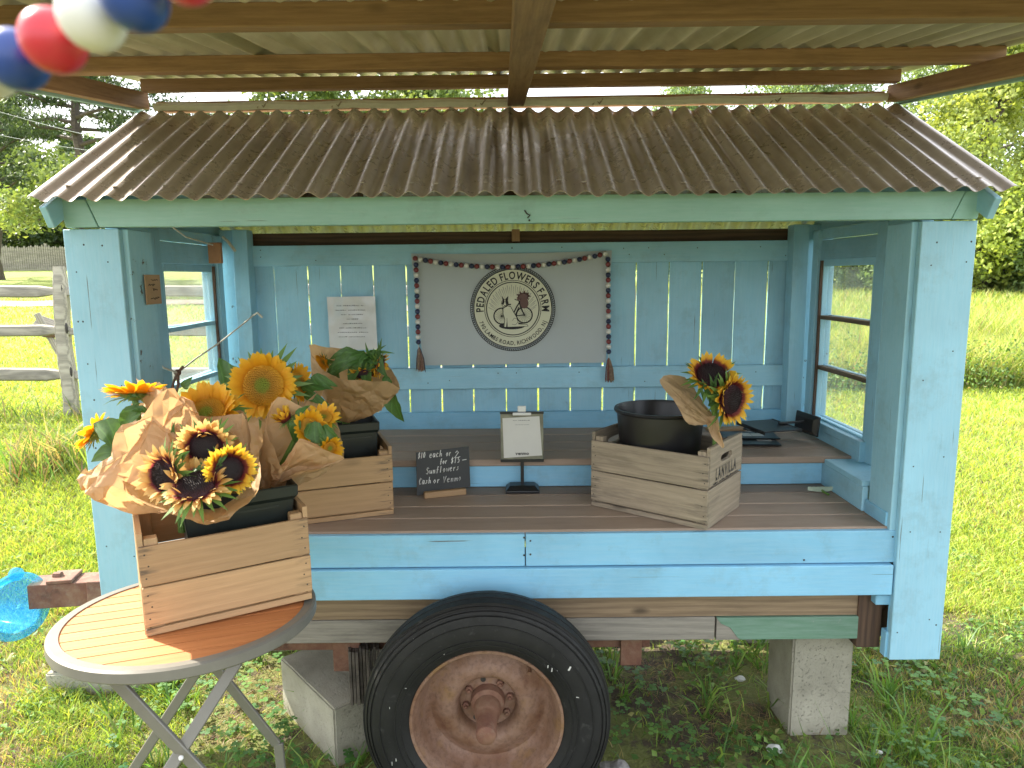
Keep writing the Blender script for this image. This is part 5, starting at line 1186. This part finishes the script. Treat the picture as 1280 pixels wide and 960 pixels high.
# left bunch, opening up and to the left
b = Bouquet('crumpled wrapped bunch at far left with a side-on orange sunflower and big leaf', (-.78, 1.66, .86))
b.paper([(100, 592, 1.52), (122, 576, 1.50), (150, 545, 1.53), (182, 508, 1.56), (208, 488, 1.60), (228, 493, 1.64), (230, 510, 1.68), (203, 478, 1.80), (168, 505, 1.82), (140, 550, 1.80), (116, 585, 1.68)], (225, 625, 1.60), .05, 8, .019, .2)
b.paper([(172, 473, 1.70), (183, 482, 1.66), (205, 489, 1.62), (228, 500, 1.62), (236, 540, 1.60)], (210, 560, 1.62), .03, 2, .006, 0, 6, closed=False)
b.flower(168, 492, 1.66, (-.10, .25, .95), .030, .045, 'yellow', 46, .1)
b.flower(118, 541, 1.66, (-.75, -.1, .5), .024, .036, 'yellow', 26, .1)
for (u, v, d, n_, L, k, w_) in [(158, 545, (-.75, -.1, .35), (-.2, -.9, .5), .085, 21, 1.0), (150, 560, (-.6, -.3, -.15), (.1, -.9, .4), .07, 22, .8), (178, 508, (-.6, -.2, -.65), (-.3, -.9, .1), .11, 23, .55), (150, 545, (-.4, -.3, -.7), (-.2, -1, .1), .06, 24, .8), (176, 498, (-.9, -.1, .05), (-.1, -.5, .9), .045, 25, .3), (176, 504, (-.9, -.1, -.35), (-.1, -.7, .7), .04, 26, .3), (185, 515, (-.5, -.2, .2), (-.1, -.7, .7), .05, 27, .5)]: b.leaf(u, v, 1.62, d, n_, L, k, w_)

# middle bunch: wide golden head half sunk in its paper
b = Bouquet('wrapped bunch with one wide golden sunflower half hidden by its flat paper front', (-.66, 1.74, .86))
b.paper([(222, 528, 1.72), (240, 519, 1.70), (270, 520, 1.69), (305, 516, 1.70), (308, 526, 1.74), (300, 512, 1.84), (265, 508, 1.86), (235, 512, 1.84)], (280, 620, 1.72), .06, 5, .006, .05)
b.flower(258, 517, 1.76, (-.02, -.70, .72), .046, .052, 'yellow', 64, .35, rot=.3)
for (u, v, d, n_, L, k, w_) in [(230, 486, (.3, -.1, .5), (0, -1, .3), .035, 33, 1.)]: b.leaf(u, v, 1.83, d, n_, L, k, w_)
# big open sunflower behind
b = Bouquet('bunch with the largest golden sunflower facing forward, green-centred, behind the table flowers', (-.70, 2.15, .86))
b.paper([(280, 520, 2.10), (290, 502, 2.08), (330, 522, 2.02), (365, 520, 2.03), (398, 490, 2.06), (402, 478, 2.14), (365, 500, 2.20), (310, 505, 2.20)], (335, 590, 2.10), .05, 12, .008, .05)
b.flower(329, 482, 2.02, (.03, -.95, .18), .058, .048, 'yellow', 66, .12, rot=.2, layers=2)
b.flower(372, 478, 2.09, (.93, -.25, .2), .03, .038, 'yellow', 30, .2)
b.flower(327, 461, 2.12, (.1, -.1, .9), .024, .03, 'yellow', 24, .4)
for (u, v, d, n_, L, k, w_) in [(300, 488, (-.45, 0, .7), (.2, -1, .2), .12, 41, .75), (296, 498, (-.9, -.1, .25), (0, -.8, .6), .10, 42, .6), (290, 505, (-.9, .1, .0), (.1, -.6, .8), .10, 43, .6), (376, 485, (.95, 0, .1), (0, -.8, .5), .09, 44, .6), (380, 492, (.7, -.2, -.25), (0, -.9, .4), .08, 45, .55), (310, 500, (-.4, -.2, -.5), (0, -1, .2), .08, 46, .8), (388, 472, (.7, 0, -.2), (0, -1, .4), .08, 47, .6)]: b.leaf(u, v, 2.07, d, n_, L, k, w_)

# folded wrap with small golden heads
b = Bouquet('wrapped bunch with a pointed folded flap and small golden sunflowers peeking out', (-.60, 1.80, .86))
b.paper([(331, 528, 1.74), (347, 498, 1.76), (380, 507, 1.80), (416, 516, 1.83), (426, 545, 1.80), (430, 572, 1.76), (412, 566, 1.70), (375, 549, 1.66), (368, 570, 1.65), (350, 583, 1.66), (340, 560, 1.68)], (336, 610, 1.76), .03, 15, .007, .05)
b.paper([(376, 549, 1.645), (405, 560, 1.66), (431, 573, 1.69), (405, 585, 1.68), (375, 590, 1.67)], (345, 598, 1.69), .015, 18, .004, 0, 6, closed=False)
b.flower(386, 533, 1.755, (.42, -.85, .25), .022, .030, 'yellow', 30, .5)
b.flower(358, 524, 1.755, (-.5, -.3, .8), .014, .034, 'maroon', 16, .9)
b.flower(404, 522, 1.79, (.1, -.5, .8), .022, .030, 'yellow', 26, .3); b.flower(412, 560, 1.735, (.6, -.7, -.1), .016, .026, 'yellow', 20, .5)
for (u, v, d, n_, L, k, w_) in [(385, 530, (.6, -.3, -.6), (.1, -1, .3), .075, 51, .9), (372, 522, (-.2, -.2, -.9), (0, -1, .1), .07, 52, .6), (400, 535, (.6, -.2, -.35), (0, -1, .3), .055, 53, .9), (370, 520, (.3, 0, .3), (0, -1, .4), .04, 54, .6)]: b.leaf(u, v, 1.745, d, n_, L, k, w_)

# leafy wrap standing in the shelf tub
b = Bouquet('wrapped bunch of nodding leafy sunflower buds standing highest, below the notice', (-.55, 2.33, .95))
b.paper([(385, 431, 2.24), (399, 460, 2.17), (415, 469, 2.15), (450, 475, 2.14), (482, 476, 2.17), (499, 487, 2.22), (491, 465, 2.32), (472, 445, 2.38), (452, 440, 2.38), (415, 436, 2.32)], (432, 520, 2.33), .038, 21, .008, .10)
b.flower(455, 467, 2.24, (.1, -.45, -.85), .026, .030, 'maroon', 26, .0); b.flower(474, 455, 2.25, (.9, -.2, -.3), .024, .030, 'maroon', 26, .3); b.flower(405, 452, 2.27, (-.5, -.6, -.3), .014, .024, 'yellow', 18, .4)
for i, (u, v, d, L) in enumerate([(452, 440, (-.7, -.3, -.45), .13), (455, 438, (-.35, -.4, -.7), .13), (458, 442, (0, -.4, -.7), .12), (440, 448, (-.8, -.2, -.4), .11), (462, 438, (.4, -.3, -.4), .09), (445, 440, (-.9, -.1, -.1), .09), (466, 446, (.5, -.3, -.7), .08), (430, 455, (-.5, -.3, -.5), .08), (480, 470, (.4, -.2, -.8), .07), (450, 445, (-.5, -.2, .25), .06)]): b.leaf(u, v, 2.25, d, (random.uniform(-.4, .4), -1, .5), L, 60+i, .55)
for q in range(16): b.leaf(462+random.uniform(-6, 14), 445+random.uniform(-8, 8), 2.24, (random.uniform(-.5, .8), -.3, random.uniform(-.5, .9)), (0, -1, .2), .045, q+80, .28)
b.leaf(484, 487, 2.27, (.35, -.1, -.85), (-.2, -1, .2), .12, 72, .6)

# right bunch beside the round bucket
b = Bouquet('bunch of two yellow-tipped maroon sunflowers with a torn paper wrap at the old grey crate', (.55, 2.30, 1.0))
b.paper([(830, 470, 2.15), (826, 478, 2.13), (840, 497, 2.10), (850, 515, 2.08), (863, 530, 2.07), (885, 528, 2.10), (888, 515, 2.16), (870, 490, 2.2), (855, 470, 2.2)], (893, 527, 2.12), .012, 31, .005, .0, 6)
b.paper([(884, 522, 2.11), (897, 520, 2.10), (899, 540, 2.08), (906, 556, 2.06), (904, 560, 2.06), (890, 547, 2.07), (885, 535, 2.09)], (893, 528, 2.105), .006, 33, .003, 0, 5)
b.flower(889, 469, 2.13, (-.05, -.66, .70), .043, .042, 'maroon', 50, .35, ragged=.15)
b.flower(913, 499, 2.09, (.58, -.78, -.05), .044, .044, 'maroon', 54, .35, ragged=.15)
for i, (u, v, d, L) in enumerate([(893, 490, (-.1, -.3, .9), .05), (885, 495, (-.3, -.3, .7), .06), (900, 495, (0, -.5, .6), .045), (880, 500, (-.2, -.3, .6), .05), (890, 510, (0, -.3, .9), .06), (898, 505, (.1, -.6, .3), .05), (888, 480, (-.8, -.2, .1), .045), (903, 515, (-.2, -.4, .8), .05), (875, 485, (-.3, -.2, -.6), .04)]): b.leaf(u, v, 2.11, d, (random.uniform(-.5, .5), -1, .1), L, 90+i, .35)
for q in range(14): b.leaf(893+random.uniform(-10, 8), 495+random.uniform(-12, 22), 2.10, (random.uniform(-.3, .3), -.4, .9), (random.uniform(-.6, .6), -1, .1), .04, q+110, .25)
m = MB(); m.tube([b.P(893, 500, 2.12), b.P(894, 527, 2.12), b.P(897, 560, 2.25), (0.0, 0.05, -.12)], .009, 8); m.build('stem', m_stem, b.t, smooth=True)

# ------------------------------------------------------------------ chalkboard
tl, tr_, br2, bl = at(520, 565.5, 2.415), at(586, 558, 2.465), at(588, 608, 2.445), at(521.5, 619.5, 2.395)
cbz = thing('chalkboard_sign', 'small black chalkboard price sign in a wooden foot on the shelf', 'sign', tuple((bl+br2)/2)); co = Vector(cbz.location)
nx_ = ((tr_-tl).cross(bl-tl)).normalized(); nx_ = -nx_ if nx_.y > 0 else nx_
mb = MB(); f4 = [tl, tr_, br2, bl]; mb.add([p-co for p in f4]+[p-co-nx_*.004 for p in f4], [(0, 1, 2, 3), (7, 6, 5, 4), (0, 4, 5, 1), (1, 5, 6, 2), (2, 6, 7, 3), (3, 7, 4, 0)]); mb.build('slate', m_chalk, cbz)
a_, b_ = at(530, 617, 2.385), at(582, 610.5, 2.43); a_.z = b_.z = .822; board('wooden_foot', a_-co, b_-co, .02, .022, (0, 0, 1), m_crate_new, cbz)
# handwriting: strokes in a unit cell (x 0..1, y 0..1)
ST_ = {'$': [[(.8, .8), (.3, .85), (.2, .6), (.7, .45), (.7, .2), (.1, .15)], [(.5, 1.05), (.4, -.05)]], '1': [[(.5, .95), (.4, 0)]], '0': [[(.5, 1), (.15, .6), (.2, .1), (.6, .05), (.85, .5), (.5, 1)]],
 'e': [[(.1, .3), (.75, .4), (.6, .62), (.25, .55), (.12, .2), (.4, 0), (.8, .12)]], 'a': [[(.75, .55), (.3, .6), (.1, .25), (.35, 0), (.7, .3), (.75, .6), (.8, 0)]], 'c': [[(.75, .5), (.4, .62), (.1, .3), (.35, 0), (.8, .1)]],
 'h': [[(.2, 1), (.15, 0), (.3, .45), (.65, .5), (.75, 0)]], 'o': [[(.45, .58), (.12, .3), (.4, 0), (.75, .3), (.45, .58)]], 'r': [[(.2, .55), (.25, 0), (.25, .35), (.7, .58)]],
 '2': [[(.15, .75), (.5, 1), (.8, .75), (.1, .05), (.95, .05)]], 'f': [[(.8, .9), (.5, 1), (.4, .6), (.35, -.05)], [(.1, .5), (.75, .5)]], '5': [[(.9, .95), (.3, .9), (.25, .55), (.75, .45), (.6, .05), (.15, .05)]],
 '-': [[(.0, .45), (1.3, .5)]], 'S': [[(.9, .85), (.45, 1), (.15, .75), (.8, .35), (.5, 0), (.05, .15)]], 'u': [[(.1, .55), (.2, .05), (.6, .1), (.75, .55), (.8, 0)]], 'n': [[(.15, .55), (.18, 0), (.25, .45), (.65, .55), (.75, 0)]],
 'l': [[(.35, 1), (.35, 0)]], 'w': [[(.05, .55), (.25, 0), (.5, .45), (.7, 0), (1, .58)]], 's': [[(.75, .5), (.3, .58), (.65, .25), (.15, .02)]], 'C': [[(.9, .8), (.5, 1), (.15, .5), (.4, .02), (.95, .15)]],
 'V': [[(.1, .95), (.4, 0), (.9, 1)]], 'm': [[(.1, .55), (.12, 0), (.2, .45), (.45, .5), (.5, 0), (.6, .45), (.9, .5), (.95, 0)]]}
ch = MB()
def chalk(s, u0, u1, v, h, slope=-.13):
    n = len(s); w_ = (u1-u0)/n
    for i, c in enumerate(s):
        for st_ in ST_.get(c, []):
            pts = []
            for (x, y) in st_:
                uu = u0+w_*(i+.08+x*.82)+y*h*.12; vv = v+slope*(uu-u0)-y*h; fu = (uu-520)/67
                # onto the slate plane
                d = ray(uu, vv); k = ((tl-Vector((0, 0, CAM_H))).dot(nx_))/d.dot(nx_); pts.append(Vector((0, 0, CAM_H))+d*k+nx_*.0006-co)
            ch.tube(pts, .0014, 4)
chalk('$10', 522, 531.5, 573.5, 7.5); chalk('each', 536, 553, 572.5, 8); chalk('or', 557, 564, 570.5, 8); chalk('2', 567, 574, 573, 9)
chalk('for', 549.5, 559, 580.5, 7); chalk('$15', 563, 575, 579.5, 7.5); chalk('-', 577, 582, 577.5, 5); chalk('Sunflowers', 532, 574, 593, 8); chalk('Cash', 523, 539, 606, 8); chalk('or', 541, 550, 604.5, 8); chalk('Venmo', 553, 577, 603.5, 8)
ch.build('chalk_lettering', m_white, cbz)

# ------------------------------------------------------------------ payment stands
def clip_stand(label, loc, rot, paper=True):
    t = thing('display_stand', label, 'display stand', loc, rot); w_, h_ = .153, .182; z0 = .108
    m = MB(); m.box((0, .006, z0+h_/2), (w_, .005, h_)); m.build('backing_board', m_slab if paper else m_black, t, bevel=.001)
    for (zz, hh) in ((z0+h_-.003, .007), (z0+.004, .009)): mb = MB(); mb.box((0, .003, zz), (w_+.003, .014, hh)); mb.build('edge_channel', m_black, t, bevel=.001)
    mb = MB(); mb.box((0, -.004, z0+h_-.006), (.066, .010, .010)); mb.box((0, -.002, z0+h_+.012), (.03, .004, .022)); mb.build('clip', m_sleeve if paper else m_black, t, bevel=.002)
    m = MB(); m.box((0, .014, .075), (.012, .008, .15)); m.build('pole', m_black, t, bevel=.001)
    m = MB(); m.add([(-.06, -.035, 0), (.06, -.035, 0), (.06, .045, 0), (-.06, .045, 0), (-.06, -.035, .008), (.06, -.035, .008), (.06, .045, .008), (-.06, .045, .008), (-.045, -.018, .024), (.045, -.018, .024), (.045, .03, .024), (-.045, .03, .024)],
                    [(3, 2, 1, 0), (0, 1, 5, 4), (1, 2, 6, 5), (2, 3, 7, 6), (3, 0, 4, 7), (4, 5, 9, 8), (5, 6, 10, 9), (6, 7, 11, 10), (7, 4, 8, 11), (8, 9, 10, 11)]); m.build('base', m_black, t, bevel=.0012)
    return t
s1 = clip_stand('black display stand holding a payment sheet on a mottled backing board', (.034, 2.462, .811), (rad(0), 0, 0))
pm = Matrix.Rotation(rad(-2.6), 4, 'Y'); mb = MB(); mb.add([pm @ Vector(p)+Vector((0, 0, .197)) for p in ((-.069, .002, -.072), (.069, .002, -.07), (.066, .002, .074), (-.066, .002, .074))], [(0, 1, 2, 3)]); mb.build('payment_sheet', m_paper, s1)
ik = MB(); text_line(ik, 'venmo', .0165, lambda s, h: (.0+s, .0012, .133+h), .03, 1.0, .06); ik.build('printed_word', m_ink, s1)
ik = MB(); scribble(ik, -.032, .028, .258, .0055, 0, 3, lambda a, b, c: (a, .0012, b)); scribble(ik, -.025, .025, .243, .003, 0, 4, lambda a, b, c: (a, .0012, b)); ik.build('printed_lines', m_greyink, s1)
s2 = clip_stand('black display stand fallen on its side on the right end of the bench', (1.175, 2.74, .985), (rad(88), rad(4), rad(-68)), False)
fo = thing('black_folder', 'flat black folder with small white labels lying by the fallen stand', 'folder', (.92, 2.72, .921), (0, 0, rad(-6)))
m = MB(); m.box((0, 0, .004), (.25, .13, .006)); m.build('cover', m_black, fo, bevel=.002)
m = MB(); m.box((.03, .07, .012), (.22, .12, .005)); m.build('cover', m_black, fo, bevel=.002)
m = MB(); m.box((.02, .07, .0152), (.034, .05, .001)); m.box((.062, .07, .0152), (.045, .045, .001)); m.box((.075, .005, .0078), (.055, .022, .001)); m.build('label_sticker', m_paper, fo)
wc = board('wood_scrap', (.83, 2.93, .926), (.99, 2.95, .926), .05, .012, (0, 0, 1), m_crate_new); tag(wc, 'small pale wood scrap behind the black folder on the bench', 'wood scrap')
# small scalloped sprig on the right of the lower shelf
sp = thing('leaf_sprig', 'small pale green scalloped leaf lying on the right end of the lower shelf', 'leaf', tuple(atz(1027, 616, .812)))
m = MB(); top = [(-.045+.09*i/18, .012+.004*abs(math.sin(i*1.05)), .018) for i in range(19)]; bot = [(-.045+.09*i/18, .012-.020*math.sin(math.pi*i/18), .006) for i in range(19)]
m.add(top+bot, [(i, i+1, 20+i, 19+i) for i in range(18)]); m.build('leaf_blade', plain('pale_green_leaf', (.42, .5, .38), .6, .2), sp, smooth=True)
m = MB(); m.tube([(.0, .0, .008), (.008, -.015, .004), (.012, -.03, .003)], [.005, .004, .004], 6); m.build('stalk', m_stem, sp, smooth=True)

# ------------------------------------------------------------------ big beads hanging close to the camera
nb = thing('hanging_bead_garland', 'string of large glossy red, white and blue beads hanging close at upper left', 'bead garland', (-.15, .25, 1.66))
bo = Vector((-.15, .25, 1.66)); pts = [at(168, -4, .238), at(115, 21, .246), at(67, 51, .256), at(21, 75, .268)]
stp = [p-bo for p in pts]; d0 = stp[-1]-stp[-2]; d1 = stp[0]-stp[1]
for k in range(1, 9): stp.append(stp[-1]+d0.normalized()*.0205+Vector((0, .0, .0022*k)))
for k in range(1, 30): stp.insert(0, stp[0]+(d1.normalized()*.0205+Vector((.0, .002*min(k, 8), .0028*min(k, 8)))).normalized()*.0205)
i0 = 29; bm_ = {k: MB().ball((0, 0, 0), .0108, 28, 18, (1, 1, .9)).mesh('bead', mt, smooth=True) for k, mt in (('b', m_bluebig), ('w', m_whitebead), ('r', m_redbig))}
for i, p in enumerate(stp):
    d = (stp[min(i+1, len(stp)-1)]-stp[max(i-1, 0)]).normalized(); k = 'bwr'[(i-i0) % 3]; link('bead', bm_[k], nb, Matrix.Translation(p) @ d.to_track_quat('Z', 'Y').to_matrix().to_4x4())
m = MB(); m.tube(stp, .0012, 5); m.build('string', m_twine, nb, smooth=True)

# ------------------------------------------------------------------ split-rail fence, picket fence
fn = thing('split_rail_fence', 'weathered grey split-rail fence with three rails, left of the stand', 'fence', (0, 6.2, 0))
def G0(x, y): return float(hgt(x, y))
for X in (-6.6, -3.95, -1.35, 1.0):
    zb = G0(X, 6.2)-.05; zt = 1.70 if X < 0 else 1.6; m = MB(); n = 9; vs = []; prof = []
    for i in range(n):
        t = i/(n-1); k = 1-.07*t+.04*math.sin(i*1.9+X); zz = zb+(zt-zb)*t; w1, w2 = .125*k, .085*k
        if i == n-1: w1 *= .8; w2 *= .7; zz += .0
        cx = X+.02*t+.01*math.sin(i*1.1); vs += [(cx+a*w1/2, b_*w2/2, zz) for a, b_ in ((-1, -.6), (-.6, -1), (.6, -1), (1, -.6), (1, .6), (.6, 1), (-.6, 1), (-1, .6))]
    fs = [(i*8+k, i*8+(k+1) % 8, i*8+8+(k+1) % 8, i*8+8+k) for i in range(n-1) for k in range(8)]+[tuple(range(8))[::-1], tuple((n-1)*8+k for k in range(8))]
    m.add(vs, fs); pst = m.build('fence_post', m_fence, fn, smooth=True, sharp=50)
    for z in (1.49, 1.145, .76):
        h = MB(); h.ball((X+.056, -.030, z+.02), .026, 8, 6, (.45, .5, 1.9))
        h.build('mortise', m_nail, pst, smooth=True)
def rail(xa, xb, z, h, seed):
    m = MB(); vs = []; n = 14
    for i in range(n+1):
        t = i/n; tp = min(1, 8*t+.45, 8*(1-t)+.45); x = xa+(xb-xa)*t; w1 = h*tp*(1+.13*noise.noise(Vector((t*4, seed, 0)))); dz = .02*noise.noise(Vector((t*2.5, seed, 4)))
        vs += [(x, a*.035*tp, z+dz+b_*w1/2) for a, b_ in ((-1, -.75), (-.4, -1), (.6, -.9), (1, .1), (.5, 1), (-.7, .8), (-1, .2))]
    fs = [(i*7+k, i*7+(k+1) % 7, i*7+7+(k+1) % 7, i*7+7+k) for i in range(n) for k in range(7)]+[tuple(range(7))[::-1], tuple(n*7+k for k in range(7))]
    m.add(vs, fs); m.build('fence_rail', m_fence, fn, smooth=True, sharp=30)
for s_, (xa, xb) in enumerate([(-6.6, -3.93), (-3.93, -1.33), (-1.33, 1.0)]):
    for j, (z, h) in enumerate([(1.49, .10), (1.145, .10), (.76, .115)]): rail(xa, xb, z-.012*s_, h, s_*3+j)
sb = thing('broken_bench', 'broken grey wooden bench end leaning behind the split-rail post', 'bench', (-4.6, 7.2, float(hgt(-4.6, 7.2))))
so_ = Vector(sb.location)
board('plank', at(43, 404, 7.2)-so_, at(72, 414, 7.2)-so_, .20, .03, (0, -.8, .6), m_fence, sb); board('plank', at(50, 417, 7.1)-so_, at(74, 418, 7.25)-so_, .14, .03, (.2, -.2, .9), m_dklumber, sb)
board('leg', at(46, 392, 7.15)-so_, at(74, 442, 7.15)-so_, .05, .04, (0, -1, 0), m_fence, sb); board('leg', at(84, 400, 7.3)-so_, Vector((at(78, 470, 7.3).x, 7.3, so_.z))-so_, .05, .04, (0, -1, 0), m_fence, sb)
pf = thing('picket_fence', 'long weathered picket fence across the far left of the field', 'fence', (-25, 40, float(hgt(-25, 40))))
po = Vector(pf.location); m = MB(); rl = MB()
for i in range(270):
    x = -46+i*.125; g0 = float(hgt(x, 40)); hh = 1.35+.05*math.sin(i*2.3)+.04*math.sin(i*.37); m.add([Vector((x-.05, 39.98, g0))-po, Vector((x+.05, 39.98, g0))-po, Vector((x+.05, 39.98, g0+hh-.06))-po, Vector((x, 39.98, g0+hh))-po, Vector((x-.05, 39.98, g0+hh-.06))-po, Vector((x-.05, 40.0, g0))-po, Vector((x+.05, 40.0, g0))-po, Vector((x+.05, 40.0, g0+hh-.06))-po, Vector((x, 40.0, g0+hh))-po, Vector((x-.05, 40.0, g0+hh-.06))-po], [(0, 1, 2, 3, 4), (9, 8, 7, 6, 5), (1, 6, 7, 2), (0, 4, 9, 5), (2, 7, 8, 3), (3, 8, 9, 4)])
m.build('pickets', m_picket, pf)['kind'] = 'stuff'
for z in (.35, 1.05): board('rail', Vector((-46, 40.04, float(hgt(-46, 40))+z))-po, Vector((-12.3, 40.04, float(hgt(-12.3, 40))+z))-po, .09, .05, (0, 1, 0), m_picket, pf)
for i in range(14): x = -46+i*2.5; board('post', Vector((x, 40.1, float(hgt(x, 40))))-po, Vector((x, 40.1, float(hgt(x, 40))+1.5))-po, .12, .12, (0, 1, 0), m_picket, pf)
# overhead wires in front of the pines
for (a, b2, l) in ((at(-40, 128, 16), at(260, 196, 16), 'thin overhead wire sloping down to the right before the pines'), (at(-60, 156, 18), at(230, 200, 18), 'thin lower overhead wire crossing at the far left')):
    m = MB(); m.tube([a.lerp(b2, t)-Vector((0, 0, .12*math.sin(math.pi*t))) for t in [i/12 for i in range(13)]], .0045, 5); tag(m.build('overhead_wire', m_sleeve), l, 'wire')
# tall tan-green tuft at the left edge before the fence
rng = np.random.default_rng(21); n = 420; x = -3.35+rng.normal(0, .17, n); y = 4.9+rng.normal(0, .16, n)
V, F, T = blades(np.stack([x, y, hgt(x, y)], 1), rng.uniform(.12, .42, n), rng.uniform(.006, .014, n), rng.uniform(.2, 1.2, n), pal(rng, n, [(.17, .26, .06), (.42, .34, .17), (.25, .16, .09), (.1, .2, .05)], [4, 3, 1, 2]), seed=9)
tag(link('grass_tuft', to_mesh('grass_tuft', V, F, m_grassattr, T)), 'tall drying grass tuft at the foot of the split-rail fence', 'grass tuft', kind='stuff')
n = 500; x = -4.1+rng.uniform(-1.5, 1.4, n); y = 6.15+rng.normal(0, .12, n); V, F, T = blades(np.stack([x, y, hgt(x, y)], 1), rng.uniform(.05, .25, n), rng.uniform(.006, .014, n), rng.uniform(.2, 1.4, n), pal(rng, n, [(.17, .26, .06), (.36, .3, .15), (.1, .2, .05)], [4, 2, 3]), seed=10)
tag(link('fence_weeds', to_mesh('fence_weeds', V, F, m_grassattr, T)), 'unmown weeds under the split-rail fence', 'weeds', kind='stuff')
